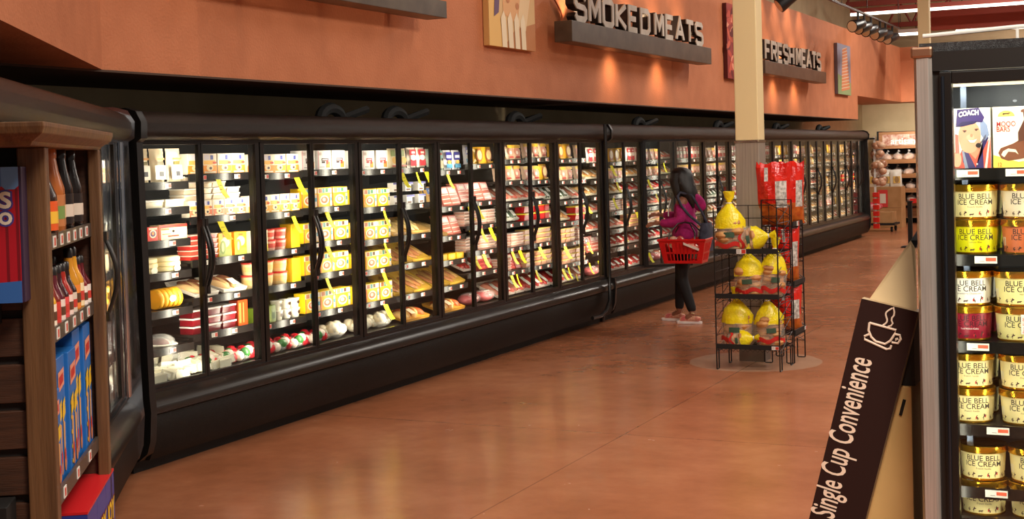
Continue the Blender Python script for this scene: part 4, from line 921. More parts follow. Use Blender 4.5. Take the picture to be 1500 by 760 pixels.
A = rk(1080, 502); bread_bag('upright yellow bread bag at the left of the bottom rack shelf', (A[0], A[1]+.03, zs_[0]+.006), .26, .46, (0, .05), seed=6)
A = rk(1131, 502, .16); bread_bag('yellow bread bag at the right of the bottom rack shelf', (A[0]-.01, A[1], zs_[0]+.006), .23, .44, (-.05, .0), .4, seed=7)
A = rk(1088, 504, .05); bread_bag('flat yellow bread bag lying along the front of the bottom rack shelf', (A[0]-.11, A[1]+.02, zs_[0]+.006), .14, .24, lying=True, seed=8)
REDF = noisy('red_bag_film', (196, 26, 18), (226, 44, 28), 9, .22, .6); ORF = noisy('orange_snack', (170, 70, 26), (206, 110, 40), 20, .3); SILV = noisy('silver_print', (150, 146, 140), (226, 222, 214), 40, .25)
def snack_bag(label, loc, w, h, rz=0, lean=.08):
    r = empty('snack_bag', loc, rz, label, 'snack bag'); ny, nz = 10, 14; T = Matrix.Rotation(lean, 4, 'X'); rnd = random.Random(int(h*100))
    def S(u, v, side): # front is -y
        bul = (math.sin(PI*u)**.6)*(math.sin(PI*min(.999, max(.001, v)))**.45)
        wv = w*(1-.06*math.sin(PI*v)); return T @ Vector((-wv/2+wv*u, side*(-.075*bul)+.006*math.sin(u*17+v*9)*(.3+v), h*v+(.012*math.sin(u*14) if v > .97 else 0)))
    for side, nm in ((1, 'front_panel'), (-1, 'back_panel')):
        q = MB()
        for j in range(nz):
            for i in range(ny):
                u0, u1, v0, v1 = i/ny, (i+1)/ny, j/nz, (j+1)/nz; m = REDF if v0 > .34 or side < 0 else ORF
                if side > 0 and .5 < u0 < .9 and .28 < v0 < .7: m = SILV
                if side > 0 and .28 < u0 < .4 and .7 < v0 < .9: m = SILV
                q.face([S(u0, v0, side), S(u1, v0, side), S(u1, v1, side), S(u0, v1, side)], m)
        q.build(nm, r, True)
    return r
def rs(px, py, Y=10.75): p = onY(px, py, Y); return p
p = rs(1128, 336); z3 = zr(336)+.006
snack_bag('large red snack bag with silver print on the top shelf, left one', (p.x+.02, 10.80, z3), .30, .50, .12)
p = rs(1154, 336); snack_bag('large red snack bag leaning at the right end of the top shelf', (p.x-.03, 10.98, z3), .22, .50, .5)
p = rs(1156, 427); snack_bag('red snack bag on the middle shelf of the right wire rack', (-2.76, 10.90, zr(425)+.006), .24, .47, .6)
p = rs(1150, 497); snack_bag('dark red snack bag on the bottom shelf of the right wire rack', (-2.76, 10.90, zr(495)-.014), .26, .36, .5)

# ================================================================== PERSON
SKIN_ = M((150, 98, 74), .5); HAIR = noisy('black_hair', (12, 9, 9), (30, 22, 20), 3, .32, .3, stretch=(30, 30, 2)); HOOD = noisy('magenta_fleece', (150, 14, 92), (176, 24, 108), 30, .85, .3); PANT = M((16, 15, 17), .75)
per = empty('person', (-4.33, 13.06, 0), 0, 'person in a magenta hoodie and black trousers holding a cooler door, basket on arm', 'person')
def hand(V, E_, R_, iw, wrist, dirv, palmn, L_=.085, curl=.5):
    """append palm and five fingers to a skin graph"""
    d = Vector(dirv).normalized(); n_ = Vector(palmn).normalized(); s = d.cross(n_).normalized(); w_ = Vector(wrist)
    V.append(w_+d*.04); ip = len(V)-1; R_.append((.024, .014)); E_.append((iw, ip))
    for k, (off, ln) in enumerate(((-.027, .062), (-.009, .072), (.009, .067), (.026, .052))):
        a = w_+d*.085+s*off; b_ = a+d*ln*.5+n_*ln*.12*curl; c = b_+d*ln*.38+n_*ln*.45*curl
        V.extend([a, b_, c]); i0 = len(V)-3; R_.extend([.0095, .0085, .007]); E_.extend([(ip, i0), (i0, i0+1), (i0+1, i0+2)])
    a = w_+d*.03-s*.032; b_ = a+d*.03-s*.018+n_*.012; V.extend([a, b_]); i0 = len(V)-2; R_.extend([.011, .008]); E_.extend([(ip, i0), (i0, i0+1)])
V = [(0.02, 0, .80), (.015, 0, .92), (.02, 0, 1.06), (.03, 0, 1.19), (.015, 0, 1.28), (-.01, 0, 1.345), (-.03, 0, 1.40), (-.03, 0, 1.465), (-.03, 0, 1.50)]
R_ = [(.11, .10), (.09, .085), (.10, .10), (.095, .10), .045, (.06, .055), (.078, .07), (.082, .072), (.055, .05)]
E_ = [(i, i+1) for i in range(8)]
def addv(p, r, c): V.append(p); R_.append(r); E_.append((c, len(V)-1)); return len(V)-1
addv((-.118, 0, 1.405), .010, 6)                                   # nose
addv((-.095, 0, 1.365), .022, 5)                                   # chin
i = addv((.03, -.15, 1.225), .048, 3); i = addv((.035, -.19, 1.02), .036, i); w1 = addv((-.17, -.20, 1.01), .023, i)
hand(V, E_, R_, w1, (-.18, -.20, 1.01), (-1, .05, -.15), (0, .6, -.8))
i = addv((.03, .15, 1.225), .048, 3); i = addv((-.06, .20, 1.05), .036, i); w2 = addv((-.27, .17, 1.07), .023, i)
hand(V, E_, R_, w2, (-.28, .17, 1.07), (-1, -.05, .05), (.0, .5, -.8), curl=.9)
i = addv((.01, -.08, .74), .085, 0); i = addv((.0, -.08, .44), .052, i); i = addv((.11, -.08, .09), .036, i); addv((0.03, -.09, .045), .03, i)
i = addv((.0, .08, .74), .085, 0); i = addv((-.07, .10, .44), .052, i); i = addv((-.10, .12, .09), .036, i); addv((-.18, .12, .045), .03, i)
skin('body', V, E_, R_, SKIN_, per)
# hoodie
V = [(.02, 0, .80), (.02, 0, .93), (.025, 0, 1.06), (.03, 0, 1.18), (.02, 0, 1.26)]; R_ = [(.15, .14), (.14, .13), (.14, .13), (.125, .13), (.062, .07)]; E_ = [(i, i+1) for i in range(4)]
i = addv((.035, -.145, 1.20), .068, 3); i = addv((.045, -.20, 1.03), .058, i); i = addv((-.07, -.205, 1.005), .052, i); addv((-.17, -.20, 1.01), .040, i)
i = addv((.02, .145, 1.20), .068, 3); i = addv((-.055, .20, 1.055), .056, i); i = addv((-.15, .185, 1.06), .048, i); addv((-.27, .17, 1.07), .038, i)
skin('hoodie', V, E_, R_, HOOD, per)
skin('hood', [(.05, 0, 1.26), (.12, 0, 1.25), (.18, -.0, 1.19), (.215, 0, 1.11), (.07, -.09, 1.24), (.07, .09, 1.24)], [(0, 1), (1, 2), (2, 3), (0, 4), (0, 5)], [(.055, .08), (.058, .09), (.05, .08), (.026, .05), .045, .045], HOOD, per)
q = MB(); q.tube([(-.10, -.06, 1.24), (-.125, -.075, 1.14), (-.12, -.085, 1.07)], .005, WHITE, 6); q.build('drawstring', per, True)
# trousers
V = [(.02, 0, .84), (.02, 0, .78)]; R_ = [(.125, .12), (.125, .125)]; E_ = [(0, 1)]
i = addv((.015, -.085, .70), .092, 1); i = addv((.0, -.085, .45), .064, i); i = addv((.06, -.085, .27), .056, i); addv((.11, -.08, .105), .046, i)
i = addv((.0, .085, .70), .092, 1); i = addv((-.07, .10, .45), .064, i); i = addv((-.085, .11, .27), .056, i); addv((-.10, .12, .105), .046, i)
skin('trousers', V, E_, R_, PANT, per)
# hair, long and straight
def loft(secs, mat, n=22, wob=0.0):
    vs = []; fs = []
    for z, cx_, cy_, rx, ry in secs:
        for j in range(n): a = 2*PI*j/n; k = 1+wob*math.sin(a*9+z*11); vs.append((cx_+rx*k*math.cos(a), cy_+ry*k*math.sin(a), z))
    k = len(secs)
    for i in range(k-1):
        for j in range(n): fs.append((i*n+j, i*n+(j+1) % n, (i+1)*n+(j+1) % n, (i+1)*n+j))
    fs += [tuple(range(n)), tuple(range((k-1)*n, k*n))[::-1]]
    return MB().add(vs, fs, mat)
loft([(1.555, -.01, 0, .02, .02), (1.545, -.01, 0, .065, .06), (1.52, -.005, 0, .098, .085), (1.48, .0, 0, .116, .10), (1.43, .012, 0, .112, .106), (1.38, .03, 0, .108, .108), (1.32, .055, 0, .10, .105), (1.26, .08, 0, .085, .095), (1.20, .10, 0, .06, .075), (1.15, .115, 0, .03, .04)], HAIR, wob=.03).build('hair', per, True)
loft([(1.50, -.03, -.07, .07, .035), (1.42, -.045, -.078, .06, .036), (1.34, -.035, -.082, .05, .034), (1.27, -.02, -.085, .035, .026), (1.21, -.0, -.085, .012, .012)], HAIR, 12, .04).build('side_hair', per, True)
for s in (-1, 1):
    MB().ball((-.098, .028*s, 1.425), .010, .012, .007, M((20, 14, 12), .2), 8, 6).build('eye', per, True)
MB().ball((-.102, 0, 1.378), .008, .022, .006, M((150, 70, 66), .4), 10, 6).build('mouth', per, True)
SH1 = noisy('shoe_pink', (206, 96, 96), (232, 190, 150), 22, .6); SOLE = M((240, 226, 220), .5)
for (hx, y) in ((.205, -.085), (.035 -.06, .12)):
    r_ = MB(); L_ = .265; T = Matrix.Translation((hx, y, 0))
    outl = [(-L_, -.018), (-L_*.93, -.04), (-L_*.7, -.047), (-L_*.4, -.036), (-.05, -.034), (-.01, -.026), (0, 0), (-.01, .026), (-.05, .034), (-L_*.4, .034), (-L_*.7, .042), (-L_*.93, .036), (-L_, .014)]
    r_.prism(outl, 'z', 0, .024, SOLE, T)
    sh = r_.build('shoe_sole', per, bevel=.004)
    u = skin('shoe', [(-.04, 0, .075), (-.04, 0, .045), (-.11, 0, .05), (-.18, 0, .042), (-.235, 0, .036)], [(0, 1), (1, 2), (2, 3), (3, 4)], [(.038, .036), (.04, .036), (.036, .032), (.038, .024), (.026, .016)], SH1, per, loc=(hx, y, 0))
    q = MB()
    for k in range(4): q.tube([(hx-.09-.022*k, y-.025, .072-.006*k), (hx-.095-.022*k, y, .083-.006*k), (hx-.09-.022*k, y+.025, .072-.006*k)], .004, M((250, 236, 180), .6), 5)
    q.tube([(hx-.09, y-.01, .085), (hx-.10, y-.03, .11), (hx-.07, y-.03, .105), (hx-.09, y, .085), (hx-.11, y+.02, .11)], .003, M((250, 236, 180), .6), 5)
    q.build('laces', per, True)
# shoulder bag
sbg = empty('shoulder_bag', (-4.33+.22, 13.06-.02, .72), 0, 'dark denim shoulder bag hanging behind the shopper in the magenta hoodie', 'bag')
DEN = noisy('dark_denim', (44, 46, 60), (66, 68, 84), 18, .85)
q = MB(); pr = [(.09, .0), (.10, .03), (.095, .18), (.07, .27), (.065, .28)]
vs = []; n = 20
for rr, z in pr:
    for j in range(n): a = 2*PI*j/n; vs.append((.03+rr*.55*math.copysign(abs(math.cos(a))**.6, math.cos(a))+.004*math.sin(a*6+z*30), rr*1.4*math.copysign(abs(math.sin(a))**.6, math.sin(a)), z))
q.add(vs, [(i*n+j, i*n+(j+1) % n, (i+1)*n+(j+1) % n, (i+1)*n+j) for i in range(4) for j in range(n)]+[tuple(range(n))[::-1]], DEN); q.build('bag_body', sbg, True)
q = MB(); q.tube([(.0, -.08, .26), (-.09, -.165, .36), (-.16, -.20, .46), (-.205, -.175, .55), (-.20, -.10, .585), (-.10, -.05, .56), (-.02, .0, .40), (.02, .06, .27)], .013, DEN, 8); q.build('strap', sbg, True)
# basket
bk = empty('shopping_basket', (-4.235, 12.84, .62), math.radians(4), 'red plastic shopping basket full of wrapped meat hanging from the shopper\'s forearm', 'basket')
BR = M((206, 20, 22), .32)
def rect(w, d, z): return [Vector((-w/2, -d/2, z)), Vector((w/2, -d/2, z)), Vector((w/2, d/2, z)), Vector((-w/2, d/2, z))]
lo, hi = rect(.37, .24, 0), rect(.46, .31, .225)
q = MB(); q.box(-.185, -.12, 0, .185, .12, .006, BR)
for k in range(4):
    a, b_, c, d = lo[k], lo[(k+1) % 4], hi[(k+1) % 4], hi[k]
    def Pq(u, v): return a.lerp(b_, u).lerp(d.lerp(c, u), v)
    nn_ = (b_-a).cross(d-a).normalized()*.004
    cuts = [(0, 0, 1, .12), (0, .88, 1, 1), (0, .12, .12, .88), (.88, .12, 1, .88), (.12, .42, .88, .5)]
    for t in range(1, 9): cuts.append((.12+.76*t/9-.012, .12, .12+.76*t/9+.012, .88))
    if k in (0, 2): cuts.append((.3, .5, .7, .88))
    for (u0, v0, u1, v1) in cuts:
        f4 = [Pq(u0, v0), Pq(u1, v0), Pq(u1, v1), Pq(u0, v1)]; q.add([p+nn_ for p in f4]+[p-nn_ for p in f4], [(0, 1, 2, 3), (7, 6, 5, 4), (0, 4, 5, 1), (1, 5, 6, 2), (2, 6, 7, 3), (3, 7, 4, 0)], BR)
q.build('basket_body', bk)
q = MB(); q.tube([p+Vector((0, 0, .003)) for p in rect(.475, .325, .225)], .012, BR, 8, True); q.build('rim', bk, True)
for s in (-1, 1):
    q = MB(); q.tube([(-.13, s*.155, .225), (-.125, s*.12, .30), (-.06, s*.04, .385), (0, s*.015, .395), (.06, s*.04, .385), (.125, s*.12, .30), (.13, s*.155, .225)], .007, M((60, 56, 54), .3, .6), 8); q.build('handle', bk, True)
rnd = random.Random(4)
for i, (kk, x, y, rz_, lab) in enumerate((('tan_meat_tray', -.10, .03, .4, 'wrapped tray of tan meat on the left in the red shopping basket'), ('meat_tray', .06, -.05, 1.2, 'wrapped tray of pink meat on the right in the red shopping basket'))):
    o = KIND[kk][2]().build('meat_tray', smooth=True); o.matrix_world = bk.matrix_basis @ Matrix.Translation((x+.1, y, .09+.02*i)) @ Matrix.Rotation(rz_*.3, 4, 'Z'); tag(o, lab, 'meat tray')
o = p_bag(.16, .12, .12, 0, [(236, 206, 190), (200, 60, 60), (226, 180, 150)], 10, 9).build('food_bag', smooth=True); o.matrix_world = bk.matrix_basis @ Matrix.Translation((-.02, .02, .15)); tag(o, 'clear bag of food sticking up in the middle of the red shopping basket', 'bag')

# ================================================================== FAR END OF THE SHOP
FY = 31.0
WOODL = noisy('light_wood', (150, 104, 66), (172, 124, 82), 3, .6, stretch=(1, 10, 10))
bl = onY(1287, 330, FY).x
br = empty('bakery_rack', (bl, FY, 0), 0, 'tall black bakery rack with slanted wood shelves of bread at the back wall', 'bread rack'); BW = 1.7
MB().box(0, 0, 0, .06, .75, 2.05, BLACKM).build('side_panel', br); MB().box(BW-.06, 0, 0, BW, .75, 2.05, BLACKM).build('side_panel', br); MB().box(0, .7, 0, BW, .75, 2.05, BLACKM).build('back_panel', br)
q = MB(); q.box(.05, -.03, 1.66, BW-.05, .0, 2.03, WOODL); q.build('header_frame', br)
q = MB(); q.box(.13, -.036, 1.73, BW-.12, -.031, 1.97, noisy('header_picture', (226, 206, 190), (170, 110, 90), 12, .5)); q.build('header_picture', br)
q = MB(); put_text(q, 'artisan AUSTIN', lambda u, v: Vector((.95+u, -.04, 1.76+v)), M((250, 244, 236), .5), size=.2, bold=.004); q.build('header_lettering', br)
q = MB(); q.box(0, .0, .12, BW, .7, .34, WOODL); q.build('base_bin', br); 
for x in (.15, BW-.15):
    q = MB(); q.lathe([(.05, -.02), (.05, .02)], BLACKM, n=12, T=Matrix.Translation((x, .1, .05)) @ Matrix.Rotation(PI/2, 4, 'Y')); q.build('caster', br)
bz = [1.42, 1.10, .78, .50, .30]
for k, z in enumerate(bz[:4]):
    q = MB(); T = Matrix.Translation((0, 0, z)) @ Matrix.Rotation(.24, 4, 'X'); q.box(.04, -.28, -.02, BW-.04, .5, .0, WOODL, T); q.box(.04, -.29, -.02, BW-.04, -.27, .07, WOODL, T); q.build('slanted_shelf', br)
LOAF = noisy('loaf_crust', (166, 106, 62), (206, 152, 104), 8, .6)
rnd = random.Random(8); proto = None
lf = MB(); lf.ball((0, 0, .07), .10, .16, .07, LOAF, 12, 8); lf.ball((0, 0, .075), .115, .18, .085, FILMC, 12, 8); lf.tube([(0, .0, .15), (.01, 0, .19), (.03, -.01, .22)], [.03, .012, .03], FILMC, 7)
for k, z in enumerate(bz):
    for i in range(6):
        o = lf.build('bread_loaf', smooth=True) if proto is None else proto.copy()
        if proto is None: proto = o
        else: COL.objects.link(o)
        o.location = (bl+.22+.25*i+rnd.uniform(-.03, .03), FY+(.0 if k < 4 else .2), z+(-.02 if k < 4 else .05)); o.rotation_euler = (.24 if k < 4 else 0, 0, rnd.uniform(-.5, .5))
        lab = 'bagged brown loaf on the %s of the bakery rack' % ('top shelf', 'second shelf', 'third shelf', 'fourth shelf', 'bottom bin')[k]
        tag(o, lab, 'bread', lab)
q = MB(); tag(MB().box(-.25, -.02, 0, .25, .0, .1, REDP).build('red_ribbon', loc=(bl+1.0, FY-.34, .46)), 'red ribbon sign clipped to the lower bread rack shelf', 'ribbon')
# cardboard boxes on carts
CARD = noisy('cardboard', (168, 122, 74), (182, 136, 88), 5, .8)
cx = onY(1301, 330, 29.5)
q = MB(); q.box(-.42, -.25, 0, .32, .3, .86, CARD); q.box(-.42, -.251, .42, .32, -.250, .43, M((140, 98, 58), .8)); tag(q.build('cardboard_box', bevel=.006, loc=(cx.x, 29.5, .0)), 'tall brown cardboard box standing left of the bakery rack', 'box')
q = MB(); q.box(-.1, -.004, -.18, .1, 0, .18, M((214, 60, 56), .5)); q.box(-.06, -.006, -.10, .06, -.004, .10, M((226, 214, 196), .5)); tag(q.build('price_sign', loc=(cx.x-.05, 29.24, .62)), 'red and white sign on the front of the tall cardboard box', 'sign')
for i, x in enumerate((-.28, -.02, .2)):
    o = p_pouch(.24, .36, .12, (236, 230, 214), [('q', .2, .2, .8, .6, (214, 170, 70)), ('d', .5, .4, .2, .2, (150, 110, 50))]).build('bread_bag', smooth=True, loc=(cx.x+x, 29.5, .862)); o.rotation_euler = (0, 0, -PI/2+.2*i)
    tag(o, '%s white bread bag with yellow print on the tall cardboard box' % ('leftmost', 'middle', 'rightmost')[i], 'bread bag')
ct = onY(1297, 333, 28.0); dl = empty('dolly_cart', (ct.x-.25, 28.2, 0), 0, 'low wheeled dolly by the end of the far cooler, carrying one flat box', 'cart')
MB().box(-.45, -.3, .13, .45, .3, .17, BLACKM).build('platform', dl)
for x in (-.38, .38):
    for y in (-.22, .22): MB().lathe([(.05, -.02), (.05, .02)], BLACKM, n=12, T=Matrix.Translation((x, y, .05)) @ Matrix.Rotation(PI/2, 4, 'Y')).build('wheel', dl)
tag(MB().box(-.4, -.25, 0, .4, .25, .22, CARD).build('cardboard_box', bevel=.006, loc=(ct.x-.25, 28.2, .171)), 'flat brown cardboard box on the low wheeled dolly', 'box')
o = p_bag(.3, .2, .25, 0, [(200, 80, 90), (226, 150, 150), (190, 60, 70)], 12, 3).build('produce_bag', smooth=True, loc=(ct.x-.3, 28.1, .392)); o.rotation_euler = (0, 0, -PI/2); tag(o, 'pink bag of produce lying on the flat box of the dolly', 'bag')
# clip strip of clear bags and red packs at the end of the far cooler
e0 = onX(1277, 300, -4.95)
cs = empty('clip_strip', (-4.93, C2Y+C2L+.10, 1.3), 0, 'hanging strip of clear snack bags and red packs on the far cooler end', 'hanging strip')
MB().box(-.02, -.002, -1.1, .02, .002, .6, M((220, 216, 210), .4)).build('strip', cs); MB().box(-.10, -.062, .55, .015, .004, .58, BLACK).build('bracket', cs)
rnd = random.Random(6)
for k in range(5):
    q = p_bag(.22, .2, .14, 0, [(196, 150, 120), (170, 120, 90), (214, 180, 150)], 7, k+20); o = q.build('hanging_bag', cs, True, loc=(.06, 0, .32-.17*k)); o.rotation_euler = (0, 0, -PI/2)
for k in range(6): MB().box(-.05, -.03, 0, .07, .03, .09, REDF).build('red_pack', cs, bevel=.008, loc=(.0, 0, -1.15+.12*k))
# wall baskets
for k, z in enumerate((1.52, 1.22)):
    a = onY(1272, 225, 31.9); q = MB()
    for t in range(7): q.tube([(t*.1, 0, .25), (t*.09+.03, -.15, 0)], .008, WIRE, 4)
    q.tube([(0, 0, .25), (.6, 0, .25)], .01, WIRE, 5); q.tube([(.03, -.15, 0), (.57, -.15, 0)], .01, WIRE, 5); q.tube([(0.01, -.06, .16), (.6, -.06, .16)], .008, WIRE, 5)
    tag(q.build('wire_basket', loc=(a.x+.05, 32.15, z)), '%s small black wire basket on the cream back wall' % ('upper', 'lower')[k], 'wire basket')
# thin black post
pz = onY(1330, 352, 26); pp = onY(1331, 296, 20)
import mathutils
def floorpt(px, py): r = ray(px, py); return Vector((0, 0, EYE))+r*(-EYE/r.z)
fp = floorpt(1334, 362); q = MB(); hgt = onY(1330, 296, fp.y).z
q.box(-.035, -.035, 0, .035, .035, hgt, BLACKM); q.box(-.14, -.14, 0, .14, .14, .02, BLACKM); q.box(-.05, -.05, hgt, .05, .05, hgt+.02, BLACKM); tag(q.build('barrier_post', loc=fp), 'thin black post standing in front of the bakery rack', 'post')
# ================================================================== FREEZER
FZ = empty('ice_cream_freezer', (0, 4.75, 0), 0, 'upright black and steel glass door freezer of ice cream at the right edge', 'freezer')
XL, XR, HT = -.752, .95, 2.045
SPECK = noisy('speckled_black', (14, 14, 16), (60, 62, 66), 120, .3, .5, lo=.5, hi=.75)
BSTEEL = noisy('freezer_steel', (176, 170, 164), (198, 190, 184), 3, .30, 0, stretch=(60, 1, 1), metal=.6)
q = MB(); q.prism([(XL, .03), (XL+.012, .004), (XL+.05, 0), (XL+.062, .01), (XL+.062, .05), (XL, .05)], 'z', 0, HT-.05, BSTEEL); q.build('steel_corner_post', FZ, True)
MB().box(XL-.006, -.006, HT-.05, XL+.066, .06, HT-.012, M((170, 130, 104), .3, .9)).build('corner_cap', FZ, bevel=.008)
MB().box(XL+.01, .03, 0, XL+.03, .95, HT-.02, BLACK).build('side_wall', FZ); MB().box(XR-.03, .03, 0, XR, .95, HT-.02, BLACK).build('side_wall', FZ)
MB().box(XL+.02, .92, 0, XR, .95, HT, BLACK).build('back_wall', FZ)
MB().box(XL+.02, .02, HT-.035, XR, .95, HT, SPECK).build('top_deck', FZ)
MB().box(XL+.062, .012, 1.95, XR, .06, HT-.03, BLACK).build('header', FZ)
MB().box(XL+.062, .02, 0, XR, .08, .28, BLACK).build('kick_plate', FZ)
MB().box(XL+.062, .03, .28, XL+.085, .08, 1.95, BLACK).build('door_jamb', FZ)
DXL, DXR = XL+.085, XL+.085+.76
dr = MB(); dr.box(DXL, 0, .30, DXL+.04, .045, 1.945, FRAME); dr.box(DXR-.04, 0, .30, DXR, .045, 1.945, FRAME); dr.box(DXL+.04, 0, 1.905, DXR-.04, .045, 1.945, FRAME); dr.box(DXL+.04, 0, .30, DXR-.04, .045, .34, FRAME)
dro = dr.build('door', FZ, bevel=.003)
MB().box(DXL+.04, .018, .34, DXR-.04, .023, 1.905, GLASS).build('glass', dro)
MB().tube([(DXL+.012, -.004, .33), (DXL+.012, -.004, 1.93)], .006, M((60, 64, 74), .15, .8), 8).build('door_bead', dro, True)
MB().tube([(DXR-.02, -.0, .9), (DXR-.02, -.05, .93), (DXR-.02, -.05, 1.27), (DXR-.02, 0, 1.3)], .01, BLACK, 8).build('handle', dro, True)
dr = MB(); a0 = DXR+.01; a1 = XR-.03; dr.box(a0, 0, .30, a0+.04, .045, 1.945, FRAME); dr.box(a1-.04, 0, .30, a1, .045, 1.945, FRAME); dr.box(a0+.04, 0, 1.905, a1-.04, .045, 1.945, FRAME); dr.box(a0+.04, 0, .30, a1-.04, .045, .34, FRAME)
dro2 = dr.build('door', FZ, bevel=.003); MB().box(a0+.04, .018, .34, a1-.04, .023, 1.905, GLASS).build('glass', dro2)
MB().box(XL+.1, .12, 1.90, XR-.05, .16, 1.925, glow('freezer_tube', (255, 238, 200), 1.6)).build('top_light', FZ)
q = MB(); q.box(XL+.03, .70, 1.70, XR-.03, .72, 1.98, M((70, 74, 80), .3, .6))
for row in range(2):
    for k in range(24): q.disc((XL+.26+.045*k, .699, 1.86-.07*row), .008, .005, M((206, 214, 226), .4), u=(1, 0, 0), v=(0, 0, 1), n=8)
q.build('air_duct', FZ)
q = MB()
for x in (XL+.06, XL+.115): q.box(x, .30, .3, x+.02, .33, 1.95, M((90, 100, 120), .3, .8))
q.build('shelf_standard', FZ)
RYF = 4.99; zf = lambda py: onY(1420, py, RYF).z
rails = [zf(254), zf(380), zf(507), zf(628), zf(719)]; LH = .018
tags_ = [(1420, 1492), (1444,), (1430,), (1457,), (1453,)]
fshelf = []
for k, z in enumerate(rails):
    zt = z+LH-.004 if k < 4 else zf(757)
    b = MB(); b.box(XL+.035, .25, zt-.008, XR-.035, .68, zt, M((52, 50, 48), .3, .6)); 
    for t in range(5): b.box(XL+.035, .26+.09*t, zt-.012, XR-.035, .27+.09*t, zt-.008, BLACK)
    o = b.build('shelf', FZ)
    r_ = MB(); r_.box(XL+.035, .232, z-LH-.004, XR-.035, .240, z+LH, M((30, 28, 26), .2, .4)); r_.box(XL+.035, .226, z-LH, XL+.095, .232, z+LH-.004, M((226, 222, 214), .3)); r_.build('price_rail', o)
    for px in tags_[k]:
        p = onY(px, 380, RYF-.018); l = MB(); l.box(-.037, 0, -.012, .037, .003, .013, LABELW); l.box(.0, -.0006, -.004, .034, 0, .008, M((236, 100, 70), .4)); l.box(-.02, -.0006, -.006, -.004, 0, -.004, M((150, 146, 140), .5))
        l.build('price_label', o, loc=(p.x, .222, z))
    fshelf.append(zt)
for x in (DXL-.03, DXR-.0): area('freezer_lamp', (x+.02, .07, 1.12), (0.5 if x < -.3 else -.5, 1, 0), .03, 1.5, 14, (1, .93, .74), FZ)
area('freezer_lamp', (-.3, .14, 1.895), (0, .5, -1), 1.0, .03, 5, (1, .93, .78), FZ)
GOLD = M((214, 160, 40), .22, .9); INK = M((50, 38, 30), .5); COW = M((70, 34, 26), .5)
TR, TH = .082, .123
def tubR(z): return .070+(.079-.070)*z/TH
COWP = [(-.5, .0), (-.5, .35), (-.62, .1), (-.64, .4), (-.5, .62), (.35, .66), (.5, .85), (.56, .7), (.78, .62), (.74, .5), (.5, .42), (.42, .3), (.42, 0), (.34, 0), (.32, .26), (-.3, .26), (-.34, 0), (-.42, 0), (-.43, .28)]
TUBC = {}
def tub(color, label, loc, rz, flavour, group=None, sticker=False):
    r = empty('ice_cream_tub', loc, rz, label, 'ice cream tub', group)
    if color in TUBC:
        for ch in TUBC[color]: c = ch.copy(); COL.objects.link(c); c.parent = r
    else:
        L_ = []
        q = MB(); q.lathe([(.066, 0), (.0695, .002), (.071, .006), (tubR(TH*.88), TH*.88)], M(color, .35), n=40); L_.append(q.build('tub_body', r, True))
        q = MB(); q.lathe([(.082, TH*.80), (.0835, TH*.82), (.0835, TH*.985), (.081, TH), (.076, TH-.003)], GOLD, n=40); q.lathe([(.072, TH-.004), (.0, TH-.003)], M((40, 34, 28), .4), n=32); q.lathe([(.045, TH-.0025), (.0, TH-.002)], GOLD, n=24)
        lid = q.build('lid', r, True); L_.append(lid)
        q = MB(); q.lathe([(.0705, .001), (.0722, .003), (.0722, .008), (.071, .009)], GOLD, n=40); L_.append(q.build('bottom_rim', r, True))
        def W(u, v): R0 = tubR(v)+.0008; a = u/R0; return Vector((R0*math.sin(a), -R0*math.cos(a), v))
        ink = INK if sum(color) > 350 else M((240, 226, 200), .5)
        ink = INK if color != (150, 24, 50) else M((60, 12, 22), .5)
        q = MB(); put_text(q, 'BLUE BELL', lambda u, v: W(u, v+.072), ink, size=.0265, bold=.0002); put_text(q, 'ICE CREAM', lambda u, v: W(u, v+.0515), ink, size=.0265, bold=.0002)
        put_text(q, flavour, lambda u, v: W(u, v+.041), COW if color != (150, 24, 50) else WHITE, size=.009); L_.append(q.build('lettering', r))
        q = MB()
        for (cx_, s_) in ((-.045, .022), (.03, .028), (-.012, .012), (.085, .024), (-.1, .024)): q.face([W(cx_+x*s_, .012+y*s_) for x, y in COWP], COW)
        q.face([W(x, y).lerp(W(x, y), 1)+Vector((0, -.0008, 0)) for x, y in ((.012, .016), (.05, .021), (.05, .029), (.012, .024))], M((206, 40, 44), .5))
        q.face([W(-.115, .03), W(-.095, .03), W(-.095, .06), W(-.115, .06)], WHITE)
        L_.append(q.build('artwork', r)); TUBC[color] = L_
    if sticker:
        q = MB()
        def W2(u, v): R0 = .0815; a = u/R0; return Vector((R0*math.sin(a), -R0*math.cos(a), v))
        for k in range(4): u0 = -.01+.012*k; q.face([W2(u0, .03), W2(u0+.012, .03), W2(u0+.012, .105), W2(u0, .105)], M((222, 218, 210), .4))
        put_text(q, 'Save $1.00', lambda u, v: W2(.0-v+.004, .033+u), M((206, 50, 50), .5), size=.0125, align='LEFT', bold=.0002)
        tag(q.build('coupon', r), 'grey and red save coupon')
    return r
CREAMT = (250, 234, 168)
def tp(px): return onY(px, 400, 5.085).x
DZ = TH+.001
